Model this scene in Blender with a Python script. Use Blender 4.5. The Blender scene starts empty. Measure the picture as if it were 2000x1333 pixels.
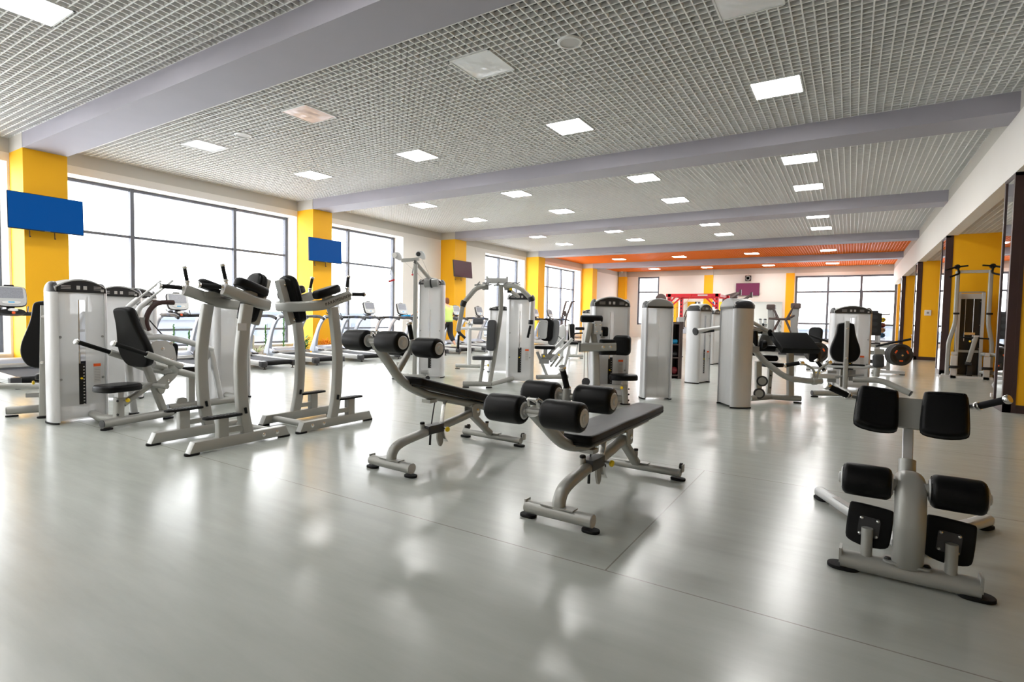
import bpy, math, random
from math import sin, cos, pi, radians as R, sqrt
from mathutils import Vector as V, Matrix as MX
random.seed(7)
SC = bpy.context.scene
COL = SC.collection

# ---------------------------------------------------------------- materials
def mat(name, col, rough=.5, metal=0., spec=.5, bump=0., bscale=200., var=0., vscale=8., emit=None, estr=0., coat=0.):
    m = bpy.data.materials.new(name); m.use_nodes = True
    nt = m.node_tree; b = nt.nodes['Principled BSDF']
    b.inputs['Base Color'].default_value = (*col, 1); b.inputs['Roughness'].default_value = rough
    b.inputs['Metallic'].default_value = metal; b.inputs['Specular IOR Level'].default_value = spec
    b.inputs['Coat Weight'].default_value = coat
    if emit:
        b.inputs['Emission Color'].default_value = (*emit, 1); b.inputs['Emission Strength'].default_value = estr
    if bump or var:
        tc = nt.nodes.new('ShaderNodeTexCoord')
    if bump:
        n = nt.nodes.new('ShaderNodeTexNoise'); n.inputs['Scale'].default_value = bscale
        bp = nt.nodes.new('ShaderNodeBump'); bp.inputs['Strength'].default_value = bump; bp.inputs['Distance'].default_value = .01
        nt.links.new(tc.outputs['Object'], n.inputs['Vector']); nt.links.new(n.outputs['Fac'], bp.inputs['Height'])
        nt.links.new(bp.outputs['Normal'], b.inputs['Normal'])
    if var:
        n = nt.nodes.new('ShaderNodeTexNoise'); n.inputs['Scale'].default_value = vscale; n.inputs['Detail'].default_value = 4
        mr = nt.nodes.new('ShaderNodeMapRange'); mr.inputs['To Min'].default_value = 1 - var; mr.inputs['To Max'].default_value = 1 + var
        mx = nt.nodes.new('ShaderNodeVectorMath'); mx.operation = 'SCALE'
        mx.inputs[0].default_value = col
        nt.links.new(tc.outputs['Object'], n.inputs['Vector']); nt.links.new(n.outputs['Fac'], mr.inputs['Value'])
        nt.links.new(mr.outputs['Result'], mx.inputs['Scale']); nt.links.new(mx.outputs['Vector'], b.inputs['Base Color'])
    return m

def srgb(r, g, b):
    f = lambda c: c / 255 / 12.92 if c / 255 <= .04045 else ((c / 255 + .055) / 1.055) ** 2.4
    return (f(r), f(g), f(b))

M = {}
M['silver'] = mat('silver paint', srgb(167, 167, 162), .38, .3, .5, bump=.03, bscale=900)
M['silver_lt'] = mat('light silver paint', srgb(205, 206, 206), .4, .35, .5)
M['alu'] = mat('brushed aluminium', srgb(206, 206, 207), .38, .45)
M['chrome'] = mat('chrome', srgb(228, 228, 226), .24, .9)
M['vinyl'] = mat('black vinyl', srgb(9, 9, 10), .38, 0, .2, bump=.12, bscale=350)
M['vinyl_grey'] = mat('dark grey vinyl', srgb(58, 59, 62), .5, 0, .5, bump=.12, bscale=350)
M['vinyl_red'] = mat('brown vinyl', srgb(60, 34, 32), .5)
M['rubber'] = mat('black rubber', srgb(13, 13, 13), .7, 0, .25, bump=.2, bscale=500)
M['grip'] = mat('grip foam', srgb(18, 18, 19), .75, 0, .3, bump=.25, bscale=600)
M['shell'] = mat('grey shell plastic', srgb(112, 113, 115), .4)
M['plastic'] = mat('dark grey plastic', srgb(42, 42, 45), .36, 0, .5)
M['cap_grey'] = mat('grey moulded plastic', srgb(150, 150, 148), .38, .2, .5)
M['stack'] = mat('weight stack paint', srgb(40, 42, 52), .7)
M['black'] = mat('black plastic', srgb(16, 16, 17), .35, 0, .5)
M['yellow'] = mat('yellow knob', srgb(245, 208, 5), .4)
M['orange'] = mat('orange label', srgb(235, 92, 30), .5)
M['paper'] = mat('grey label', srgb(196, 193, 190), .6)
M['white'] = mat('white plastic', srgb(232, 232, 230), .45)
M['navy'] = mat('navy plastic', srgb(52, 62, 92), .4)
M['steelblue'] = mat('silver blue plastic', srgb(186, 192, 205), .38, .3)
M['belt'] = mat('running belt', srgb(48, 50, 56), .75, 0, .3)
M['screen'] = mat('console screen', srgb(150, 152, 160), .25, 0, .5, var=.35, vscale=60)
M['screen_dark'] = mat('dark screen', srgb(38, 30, 40), .12, 0, .5)
M['tv_blue'] = mat('blue tv picture', (.0, .004, .012), .5, 0, .1, emit=srgb(0, 72, 142), estr=.5)
M['tv_off'] = mat('switched off tv', srgb(92, 66, 72), .08, 0, .5)
M['tv_plum'] = mat('plum tv picture', srgb(40, 16, 26), .5, 0, .1, emit=srgb(128, 60, 88), estr=.5)
M['red'] = mat('red paint', srgb(205, 26, 40), .4)
M['brown'] = mat('dark brown laminate', srgb(62, 44, 44), .4, var=.12, vscale=3)
M['rackbrown'] = mat('brown rack paint', srgb(82, 66, 62), .5)
M['plate'] = mat('black rubber plate', srgb(38, 37, 36), .55)
M['cyan'] = mat('cyan rubber', srgb(40, 170, 225), .5)
M['green'] = mat('leaf green', srgb(70, 128, 52), .55, var=.4, vscale=20)
M['leaf2'] = mat('pale leaf', srgb(150, 165, 95), .55, var=.3, vscale=20)
M['leaf_dry'] = mat('orange flower', srgb(240, 150, 30), .6)
M['terracotta'] = mat('pale pot', srgb(205, 190, 176), .6)
M['radiator'] = mat('radiator enamel', srgb(228, 222, 208), .4)
M['skin'] = mat('skin', srgb(228, 178, 150), .5)
M['hair'] = mat('brown hair', srgb(120, 66, 36), .6, bump=.4, bscale=60)
M['tee'] = mat('lime tee', srgb(222, 248, 140), .8)
M['leggings'] = mat('black leggings', srgb(36, 34, 36), .75)
M['navy_cloth'] = mat('navy cloth', srgb(50, 58, 84), .8)
M['shorts'] = mat('blue shorts', srgb(36, 120, 190), .8)
M['shoe'] = mat('pale shoe', srgb(222, 214, 180), .6)
M['blue_towel'] = mat('blue towel', srgb(40, 160, 220), .85)
M['diff'] = mat('wrinkled film', srgb(240, 240, 242), .16, 0, .5, bump=.9, bscale=5)
M['diff_pink'] = mat('pinkish diffuser', srgb(232, 205, 196), .3)
M['lamp'] = mat('lit lamp panel', (1, 1, 1), .5, emit=(1, .985, .96), estr=26)
M['frame_win'] = mat('window frame grey', srgb(98, 102, 112), .5, .1)
M['wall'] = mat('white wall paint', srgb(240, 236, 230), .75, var=.02, vscale=1.5)
M['band'] = mat('beige grey wall paint', srgb(206, 202, 194), .75, var=.02, vscale=1.5)
M['beam'] = mat('lilac grey beam paint', srgb(168, 165, 174), .65, var=.04, vscale=2.5)
M['gridw'] = mat('grey ceiling grid', srgb(243, 242, 240), .5)
M['grido'] = mat('orange ceiling grid', srgb(255, 138, 26), .5)
M['slab'] = mat('dark plenum', srgb(84, 84, 83), .9)
M['slabo'] = mat('orange plenum', srgb(200, 70, 14), .9)
M['yel'] = mat('orange yellow wall paint', srgb(255, 188, 4), .6, bump=.08, bscale=60, var=.03, vscale=2)
M['sill'] = mat('white sill', srgb(240, 240, 240), .5)
M['snow'] = mat('pale ground', srgb(235, 236, 238), .9)
M['bld'] = mat('pale facade', srgb(104, 108, 116), .8)
M['bld2'] = mat('facade windows', srgb(86, 96, 110), .5)
M['ball_r'] = mat('maroon ball', srgb(120, 30, 36), .5)
M['ball_o'] = mat('tan ball', srgb(226, 168, 112), .5)
M['ball_b'] = mat('blue ball', srgb(60, 110, 150), .5)

def mat_floor():
    m = bpy.data.materials.new('linoleum floor'); m.use_nodes = True
    nt = m.node_tree; N = nt.nodes; L = nt.links; b = N['Principled BSDF']
    tc = N.new('ShaderNodeTexCoord')
    mp = N.new('ShaderNodeMapping'); mp.inputs['Scale'].default_value = (.55, 3.2, 1); L.new(tc.outputs['Object'], mp.inputs['Vector'])
    n1 = N.new('ShaderNodeTexNoise'); n1.inputs['Scale'].default_value = 3.; n1.inputs['Detail'].default_value = 6; n1.inputs['Roughness'].default_value = .65
    L.new(mp.outputs['Vector'], n1.inputs['Vector'])
    n2 = N.new('ShaderNodeTexNoise'); n2.inputs['Scale'].default_value = .35; n2.inputs['Detail'].default_value = 3
    L.new(tc.outputs['Object'], n2.inputs['Vector'])
    cr = N.new('ShaderNodeValToRGB'); cr.color_ramp.elements[0].position = .2; cr.color_ramp.elements[1].position = .85
    cr.color_ramp.elements[0].color = (*srgb(168, 172, 165), 1); cr.color_ramp.elements[1].color = (*srgb(182, 185, 179), 1)
    L.new(n1.outputs['Fac'], cr.inputs['Fac'])
    # welded seams: rolls run along X, two cross joints
    sx = N.new('ShaderNodeSeparateXYZ'); L.new(tc.outputs['Object'], sx.inputs['Vector'])
    def op(o, a, bb=None, c=None):
        q = N.new('ShaderNodeMath'); q.operation = o
        for i, x in enumerate((a, bb, c)):
            if x is None: continue
            if isinstance(x, (int, float)): q.inputs[i].default_value = x
            else: L.new(x, q.inputs[i])
        return q.outputs[0]
    yy = op('ADD', sx.outputs['Y'], -2.585 + 2.232 * 20)
    md = op('MODULO', yy, 2.232)
    d1 = op('MINIMUM', md, op('SUBTRACT', 2.232, md))
    s1 = op('LESS_THAN', d1, .004)
    s2 = op('MULTIPLY', op('LESS_THAN', op('ABSOLUTE', op('ADD', sx.outputs['X'], 1.025)), .004),
            op('MULTIPLY', op('GREATER_THAN', sx.outputs['Y'], 2.585), op('LESS_THAN', sx.outputs['Y'], 4.817)))
    s = op('MAXIMUM', s1, s2)
    mx = N.new('ShaderNodeMix'); mx.data_type = 'RGBA'
    L.new(s, mx.inputs['Factor']); L.new(cr.outputs['Color'], mx.inputs['A']); mx.inputs['B'].default_value = (*srgb(138, 136, 128), 1)
    L.new(mx.outputs['Result'], b.inputs['Base Color'])
    mr = N.new('ShaderNodeMapRange'); mr.inputs['To Min'].default_value = .17; mr.inputs['To Max'].default_value = .27
    L.new(n1.outputs['Fac'], mr.inputs['Value']); L.new(mr.outputs['Result'], b.inputs['Roughness'])
    b.inputs['Specular IOR Level'].default_value = .52
    bp = N.new('ShaderNodeBump'); bp.inputs['Strength'].default_value = .025; bp.inputs['Distance'].default_value = .02
    L.new(n1.outputs['Fac'], bp.inputs['Height']); L.new(bp.outputs['Normal'], b.inputs['Normal'])
    return m
M['floor'] = mat_floor()

def mat_mix(name, alpha_transp, shader_col, glossy=False, rough=.05, trans=(1, 1, 1), transl=0.):
    m = bpy.data.materials.new(name); m.use_nodes = True
    nt = m.node_tree; N = nt.nodes; L = nt.links
    for n in list(N): N.remove(n)
    out = N.new('ShaderNodeOutputMaterial'); mx = N.new('ShaderNodeMixShader')
    tr = N.new('ShaderNodeBsdfTransparent'); tr.inputs['Color'].default_value = (*trans, 1)
    if glossy:
        g = N.new('ShaderNodeBsdfGlossy'); g.inputs['Roughness'].default_value = rough
        fr = N.new('ShaderNodeFresnel'); fr.inputs['IOR'].default_value = 1.45
        L.new(fr.outputs[0], mx.inputs['Fac'])
    else:
        g = N.new('ShaderNodeBsdfPrincipled'); g.inputs['Base Color'].default_value = (*shader_col, 1); g.inputs['Roughness'].default_value = rough
        if transl:
            t2 = N.new('ShaderNodeBsdfTranslucent'); t2.inputs['Color'].default_value = (*shader_col, 1)
            m2 = N.new('ShaderNodeMixShader'); m2.inputs['Fac'].default_value = transl
            L.new(g.outputs[0], m2.inputs[1]); L.new(t2.outputs[0], m2.inputs[2]); g = m2
        mx.inputs['Fac'].default_value = 1 - alpha_transp
    L.new(tr.outputs[0], mx.inputs[1]); L.new(g.outputs[0], mx.inputs[2]); L.new(mx.outputs[0], out.inputs['Surface'])
    return m
M['glass'] = mat_mix('window glass', .96, (1, 1, 1), rough=.02)
M['frost'] = mat_mix('frosted polycarbonate', .42, srgb(255, 255, 255), rough=.85, transl=.25)
M['smoke'] = mat_mix('dark smoked panel', .12, srgb(22, 20, 20), rough=.12)
M['mirror'] = mat('mirror', (.88, .9, .89), .015, 1.)

# ---------------------------------------------------------------- mesh building
class MB:
    def __init__(s): s.v = []; s.f = []; s.mi = []; s.T = MX.Identity(4); s.m = 0
    def add(s, vs, fs):
        o = len(s.v); T = s.T
        s.v += [T @ V(p) for p in vs]
        s.f += [[i + o for i in f] for f in fs]; s.mi += [s.m] * len(fs)
    def at(s, T): s.T = T; return s
    def mat(s, i): s.m = i; return s
    def box(s, c, d, T=None):
        x, y, z = d[0] / 2, d[1] / 2, d[2] / 2
        vs = [V(c) + V(p) for p in ((-x, -y, -z), (x, -y, -z), (x, y, -z), (-x, y, -z), (-x, -y, z), (x, -y, z), (x, y, z), (-x, y, z))]
        if T: vs = [T @ p for p in vs]
        s.add(vs, [(0, 3, 2, 1), (4, 5, 6, 7), (0, 1, 5, 4), (1, 2, 6, 5), (2, 3, 7, 6), (3, 0, 4, 7)]); return s
    def bx(s, a, b): return s.box([(p + q) / 2 for p, q in zip(a, b)], [abs(q - p) for p, q in zip(a, b)])
    def rings(s, rings, cap=True, closed=False):
        n = len(rings[0]); vs = [p for r in rings for p in r]; fs = []
        k = len(rings)
        for i in range(k - 1 + (1 if closed else 0)):
            a, b = i * n, ((i + 1) % k) * n
            for j in range(n):
                j2 = (j + 1) % n; fs.append((a + j, a + j2, b + j2, b + j))
        if cap and not closed:
            fs.append(tuple(range(n - 1, -1, -1))); fs.append(tuple(range((k - 1) * n, k * n)))
        s.add(vs, fs); return s
    def sweep(s, path, sec, up=(0, 0, 1), cap=True, closed=False, scale=None):
        P = [V(p) for p in path]; n = len(P); rings = []
        T = []
        for i in range(n):
            a = P[(i - 1) % n] if (i > 0 or closed) else P[i]; b = P[(i + 1) % n] if (i < n - 1 or closed) else P[i]
            T.append((b - a).normalized())
        u = V(up); t = T[0]
        if abs(t.dot(u)) > .95: u = V((0, 1, 0)) if abs(t.y) < .9 else V((1, 0, 0))
        nrm = (u - t * u.dot(t)).normalized()
        for i in range(n):
            t = T[i]; nrm = (nrm - t * nrm.dot(t)).normalized(); sd = t.cross(nrm)
            k = scale[i] if scale else 1
            rings.append([P[i] + sd * (a * k) + nrm * (b * k) for a, b in sec])
        return s.rings(rings, cap, closed)
    def tube(s, path, r, n=12, closed=False, scale=None):
        return s.sweep(path, [(r * cos(2 * pi * i / n), r * sin(2 * pi * i / n)) for i in range(n)], closed=closed, scale=scale)
    def rtube(s, path, w, h, r=.012, up=(0, 0, 1)): return s.sweep(path, rrect(w, h, r, 3), up)
    def cyl(s, a, b, r, n=20, bev=0.):
        if not bev: return s.tube([a, b], r, n)
        a, b = V(a), V(b); d = (b - a); L = d.length; d /= L; q = []; sc = []
        for t, k in ((0, 0), (.3, .5), (1, 1)):
            q.append(a + d * (bev * (1 - cos(t * pi / 2)))); sc.append((r - bev + bev * sin(t * pi / 2)) / r)
        for t in (1, .3, 0):
            q.append(b - d * (bev * (1 - cos(t * pi / 2)))); sc.append((r - bev + bev * sin(t * pi / 2)) / r)
        return s.tube(q, r, n, scale=sc)
    def lathe(s, prof, c=(0, 0, 0), ax=(0, 0, 1), n=24):
        ax = V(ax).normalized(); u = V((1, 0, 0)) if abs(ax.x) < .9 else V((0, 1, 0))
        e1 = (u - ax * u.dot(ax)).normalized(); e2 = ax.cross(e1); c = V(c)
        rings = [[c + ax * h + (e1 * cos(2 * pi * j / n) + e2 * sin(2 * pi * j / n)) * max(r, 1e-4) for j in range(n)] for r, h in prof]
        return s.rings(rings)
    def ball(s, c, r, n=16, m=10):
        c = V(c); r = V(r) if not isinstance(r, (int, float)) else V((r, r, r))
        rings = []
        for i in range(m + 1):
            t = -pi / 2 + pi * i / m; k = max(cos(t), .002)
            rings.append([c + V((r.x * k * cos(2 * pi * j / n), r.y * k * sin(2 * pi * j / n), r.z * sin(t))) for j in range(n)])
        return s.rings(rings)
    def prism(s, out, z0, z1, F=None, r=0., r0=None, seg=4):
        """outline (u,v) extruded between z0 and z1 in frame F, rims rounded by r (top) / r0 (bottom)"""
        F = F or MX.Identity(4); r0 = r if r0 is None else r0
        n = len(out); nr = []
        for i in range(n):
            a, b, c = V((*out[i - 1], 0)), V((*out[i], 0)), V((*out[(i + 1) % n], 0))
            e1 = (b - a).normalized(); e2 = (c - b).normalized(); q = (e1 + e2)
            q = q.normalized() if q.length > 1e-6 else e1
            nr.append((-q.y, q.x))
        ar = sum(out[i - 1][0] * out[i][1] - out[i][0] * out[i - 1][1] for i in range(n))
        sg = 1 if ar > 0 else -1
        if sg < 0: out = out[::-1]; nr = [(-a, -b) for a, b in nr[::-1]]
        nr = [(a, b) for a, b in nr]
        def ring(ins, z): return [F @ V((p[0] + q[0] * ins, p[1] + q[1] * ins, z)) for p, q in zip(out, nr)]
        rg = []
        if r0: rg += [ring(r0 * (1 - sin(t * pi / 2 / seg)), z0 + r0 * (1 - cos(t * pi / 2 / seg))) for t in range(seg + 1)]
        else: rg.append(ring(0, z0))
        if r: rg += [ring(r * (1 - cos(t * pi / 2 / seg)), z1 - r * (1 - sin(t * pi / 2 / seg))) for t in range(seg + 1)]
        else: rg.append(ring(0, z1))
        return s.rings(rg)

def rrect(w, h, r, n=4):
    r = min(r, w / 2 - 1e-4, h / 2 - 1e-4); o = []
    for cx, cy, a0 in ((w / 2 - r, h / 2 - r, 0), (-w / 2 + r, h / 2 - r, 90), (-w / 2 + r, -h / 2 + r, 180), (w / 2 - r, -h / 2 + r, 270)):
        for k in range(n + 1):
            a = R(a0 + 90 * k / n); o.append((cx + r * cos(a), cy + r * sin(a)))
    return o
def fillet(pts, r, n=6):
    P = [V(p) for p in pts]; o = [P[0]]
    for i in range(1, len(P) - 1):
        a, b, c = P[i - 1], P[i], P[i + 1]; rr = r[i - 1] if isinstance(r, (list, tuple)) else r
        d1, d2 = (a - b), (c - b); k = min(rr, d1.length * .48, d2.length * .48)
        p, q = b + d1.normalized() * k, b + d2.normalized() * k
        for j in range(n + 1):
            t = j / n; o.append(p * (1 - t) ** 2 + b * 2 * t * (1 - t) + q * t * t)
    o.append(P[-1]); return o
def spline(pts, n=5):
    P = [V(p) for p in pts]; o = []
    for i in range(len(P) - 1):
        a, b, c, d = P[max(i - 1, 0)], P[i], P[i + 1], P[min(i + 2, len(P) - 1)]
        for j in range(n):
            t = j / n
            o.append(.5 * ((2 * b) + (c - a) * t + (2 * a - 5 * b + 4 * c - d) * t * t + (3 * b - a - 3 * c + d) * t ** 3))
    o.append(P[-1]); return o
def spl2(pts, n=4):
    """closed outline with every corner rounded"""
    P = [V((*p, 0)) for p in pts]; o = []; k = len(P); n = max(n, 3)
    for i in range(k):
        a, b, c = P[i - 1], P[i], P[(i + 1) % k]; d1, d2 = a - b, c - b; r = .46
        p, q = b + d1 * r, b + d2 * r
        for j in range(n):
            t = (j + .5) / n; w = p * (1 - t) ** 2 + b * 2 * t * (1 - t) + q * t * t; o.append((w.x, w.y))
    return o
def fr(o, ux, uy):
    """frame with origin o and in-plane axes ux, uy; third axis is their cross product"""
    x = V(ux).normalized(); y = V(uy); y = (y - x * y.dot(x)).normalized(); z = x.cross(y)
    m = MX.Identity(4)
    for i in range(3): m[i][0], m[i][1], m[i][2], m[i][3] = x[i], y[i], z[i], V(o)[i]
    return m

def link(name, me, parent=None):
    o = bpy.data.objects.new(name, me); COL.objects.link(o)
    if parent: o.parent = parent
    return o
def ob(name, mb, m, parent=None, label=None, cat=None, group=None, kind=None, smooth=38, loc=None, rz=None):
    me = bpy.data.meshes.new(name); me.from_pydata([tuple(p) for p in mb.v], [], mb.f)
    ms = m if isinstance(m, (list, tuple)) else [m]
    for k in ms: me.materials.append(M[k])
    if len(ms) > 1: me.polygons.foreach_set('material_index', mb.mi)
    me.polygons.foreach_set('use_smooth', [True] * len(mb.f))
    me.update(); me.set_sharp_from_angle(angle=R(smooth))
    o = link(name, me, parent)
    if loc: o.location = loc
    if rz is not None: o.rotation_euler.z = rz
    tag(o, label, cat, group, kind); return o
def tag(o, label=None, cat=None, group=None, kind=None):
    if label: o['label'] = label
    if cat: o['category'] = cat
    if group: o['group'] = group
    if kind: o['kind'] = kind
    return o
def thing(name, label, cat, loc=(0, 0, 0), rz=0., group=None):
    o = link(name, None); o.location = loc; o.rotation_euler.z = rz; o.empty_display_size = .1
    return tag(o, label, cat, group)
def dup(root, loc=None, rz=None, label=None, group=None):
    r = root.copy(); COL.objects.link(r)
    if loc is not None: r.location = loc
    if rz is not None: r.rotation_euler.z = rz
    tag(r, label, None, group)
    def rec(a, b):
        for ch in list(a.children):
            c = ch.copy(); COL.objects.link(c); c.parent = b; rec(ch, c)
    rec(root, r)
    return r
def text_mesh(name, body, size, F, m, parent, depth=.001):
    cu = bpy.data.curves.new(name, 'FONT'); cu.body = body; cu.size = size; cu.extrude = depth; cu.align_x = 'CENTER'; cu.align_y = 'CENTER'
    cu.space_character = 1.25
    t = bpy.data.objects.new('tmp', cu); COL.objects.link(t)
    bpy.context.view_layer.update()
    dg = bpy.context.evaluated_depsgraph_get()
    me = bpy.data.meshes.new_from_object(t.evaluated_get(dg)); bpy.data.objects.remove(t)
    me.transform(F); me.materials.clear(); me.materials.append(M[m])
    return link(name, me, parent)

# ---------------------------------------------------------------- camera
H = 1.3
F_PX, YAW, PIT, ROL = 1055.658, .559506, -.0448488, .018384
cd = bpy.data.cameras.new('camera'); cam = bpy.data.objects.new('camera', cd); COL.objects.link(cam)
cd.sensor_width = 36; cd.lens = F_PX * 36 / 2000; cd.clip_end = 600
fw = V((-sin(YAW) * cos(PIT), cos(YAW) * cos(PIT), sin(PIT)))
r0 = V((cos(YAW), sin(YAW), 0)); u0 = r0.cross(fw)
rr_ = r0 * cos(ROL) + u0 * sin(ROL); uu_ = -r0 * sin(ROL) + u0 * cos(ROL)
mm = MX.Identity(4)
for i in range(3): mm[i][0], mm[i][1], mm[i][2], mm[i][3] = rr_[i], uu_[i], -fw[i], (0, 0, H)[i]
cam.matrix_world = mm
SC.camera = cam
SC.view_settings.view_transform = 'Standard'; SC.view_settings.look = 'None'
SC.view_settings.gamma = 1; SC.view_settings.exposure = 1.0
SC.cycles.max_bounces = 8; SC.cycles.diffuse_bounces = 4; SC.cycles.transparent_max_bounces = 12
SC.cycles.use_denoising = True
SC.cycles.sample_clamp_indirect = 6; SC.cycles.caustics_reflective = False; SC.cycles.caustics_refractive = False
# ---------------------------------------------------------------- the room
XW, XN, XC, XR, ZC, ZB, ZS = -14.645, -15.145, -13.901, 1.971, 4.737, 4.445, 3.57
YB = [(3.979, 4.694), (10.74, 11.442), (17.657, 18.428), (24.659, 25.364), (31.618, 32.327)]
Y0, Y6, XE = -4.5, 38.231, 7.5
def st(name, mb, m, parent=None, label=None, **k): return ob(name, mb, m, parent, label, kind=None if parent else 'structure', smooth=30, **k)

st('floor', MB().bx((XN - .2, Y0, -.1), (XE, Y6 + .3, 0)), 'floor', label='glossy pale grey linoleum floor with thin seams')
# left wall with window openings
WIN = [(-4.2, 3.94, [-1.5, 1.2]), (4.75, 10.72, [6.39, 9.01]), (11.0, 15.41, [13.16]), (20.9, 24.5, [22.77]), (26.2, 31.43, [27.97, 29.69])]
SILL, TOP = .343, 4.27
w = MB()
ys = [Y0] + [q for a, b, _ in WIN for q in (a, b)] + [Y6]
for i in range(0, len(ys), 2): w.bx((XN - .1, ys[i], 0), (XW, ys[i + 1], ZB))
for a, b, _ in WIN:
    w.bx((XN - .1, a, 0), (XW, b, SILL - .02)); w.bx((XN - .1, a, TOP), (XW, b, ZB))
w.mat(1).bx((XN - .1, Y0, ZB), (XW, Y6, ZC + .5))
st('wall_left', w, ['wall', 'band'], label='white window wall on the left with a beige grey band under the ceiling')
for i, (a, b, mul) in enumerate(WIN):
    wr = thing('window_%d' % (i + 1), None, None); wr['kind'] = 'structure'
    f = MB(); e = .042
    for y in [a + e] + mul + [b - e]: f.bx((XN - .07, y - e, SILL), (XN + .05, y + e, TOP))
    for z in (SILL + e, .795, 3.09, TOP - e): f.bx((XN - .06, a, z - .03), (XN + .035, b, z + .03))
    st('window_frame', f, 'frame_win', wr)
    st('window_sill', MB().bx((XN - .05, a, SILL - .02), (XW + .06, b, SILL + .012)), 'sill', wr)
    edges = [a] + mul + [b]
    for p, q in zip(edges[:-1], edges[1:]):
        st('pane', MB().bx((XN - .012, p, SILL), (XN - .004, q, TOP)), 'glass', wr)
    tag(wr, 'tall grey framed window in the left wall, ' + ['nearest, before the first orange column', 'between the first and second orange columns', 'just past the second orange column', 'just before the fourth orange column', 'past the fourth orange column'][i])
# columns and beams
NTH = ['nearest', 'second', 'third', 'fourth', 'fifth']
for i, (a, b) in enumerate(YB):
    c = MB().bx((XW - .05, a, 0), (XC, b, ZB)); c.mat(1).bx((XW - .05, a, ZB), (XC - .002, b, ZC + .4))
    st('wall_column', c, ['yel', 'band'], label=NTH[i] + ' orange yellow column on the window wall')
    st('ceiling_beam', MB().bx((XC - .02, a, ZB), (XR, b, ZC + .4)), 'beam', label=NTH[i] + ' lilac grey beam across the ceiling')
# egg-crate ceilings, real blades
def grid(name, x0, x1, y0, y1, z, m, ms, cell=.1113, label=None):
    g = MB(); t, h = .0075, .052
    nx = round((x1 - x0) / cell); ny = round((y1 - y0) / cell); cx, cy = (x1 - x0) / nx, (y1 - y0) / ny
    for i in range(nx + 1): g.bx((x0 + i * cx - t, y0, z), (x0 + i * cx + t, y1, z + h))
    for j in range(ny + 1): g.bx((x0, y0 + j * cy - t, z + .001), (x1, y0 + j * cy + t, z + h))
    g.mat(1).bx((x0, y0, z + .24), (x1, y1, z + .34))
    return st(name, g, [m, ms], label=label)
EDG = [Y0] + [q for ab in YB for q in ab] + [Y6]
CL = ['grey open-cell ceiling before the nearest beam', 'grey open-cell ceiling between the nearest and second beams', 'grey open-cell ceiling between the second and third beams',
      'grey open-cell ceiling between the third and fourth beams', 'orange open-cell ceiling between the fourth and fifth beams', 'orange open-cell ceiling beside the far wall']
for i in range(6):
    o = i >= 4
    grid('ceiling', XW, XR, EDG[2 * i], EDG[2 * i + 1], ZC, 'grido' if o else 'gridw', 'slabo' if o else 'slab', label=CL[i])
grid('ceiling', XR + .24, XE, Y0, Y6, ZS + .02, 'gridw', 'slab', label='grey open-cell ceiling of the side bays on the right')
st('ceiling_slab', MB().bx((XN - .2, Y0 - .1, ZC + .5), (XE + .1, Y6 + .3, ZC + .7)), 'slab')
# right side: dropped band, partitions with mirror ends, outer wall
b = MB().bx((XR, Y0, ZS), (XR + .24, Y6, ZB)); b.mat(1).bx((XR - .0, Y0, ZB), (XR + .24, Y6, ZC + .5))
st('wall_right_band', b, ['wall', 'band'], label='long white dropped band above the side bays')
PART = [(3.9, 4.55), (10.777, 11.424), (17.645, 18.45), (24.567, 25.35), (31.75, 32.5)]
PN = ['behind the camera side', 'nearest', 'second', 'third', 'farthest']
for i, (a, b) in enumerate(PART):
    if i == 0: continue
    st('wall_partition', MB().bx((XR + .13, a + .01, 0), (XE, b - .01, ZS + .02)), 'yel', label=PN[i] + ' orange yellow partition on the right')
    fm = MB(); t = .07
    fm.bx((XR, a, 0), (XR + .14, a + t, ZS)); fm.bx((XR, b - t, 0), (XR + .14, b, ZS)); fm.bx((XR + .0, a, 0), (XR + .13, b, .13)); fm.bx((XR + .0, a, ZS - .05), (XR + .13, b, ZS))
    fm.bx((XR + .1, a - .004, 0), (XR + .15, a + .05, ZS)); fm.bx((XR + .15, a - .012, 0), (XE, a + .02, .12))
    e = thing('wall_mirror', 'tall mirror in a dark brown frame on the end of the %s partition' % PN[i], 'mirror', (0, 0, 0))
    e['kind'] = 'structure'
    ob('mirror_frame', fm, 'brown', e)
    ob('mirror_glass', MB().bx((XR + .015, a + t, .13), (XR + .03, b - t, ZS - .05)), 'mirror', e)
st('wall_right', MB().bx((XE, Y0, 0), (XE + .2, Y6, ZC + .5)), 'yel', label='orange yellow outer wall of the side bays')
st('wall_back', MB().bx((XN - .2, Y0 - .2, 0), (XE, Y0, ZC + .5)), 'wall', label='white wall behind the viewer')
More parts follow.
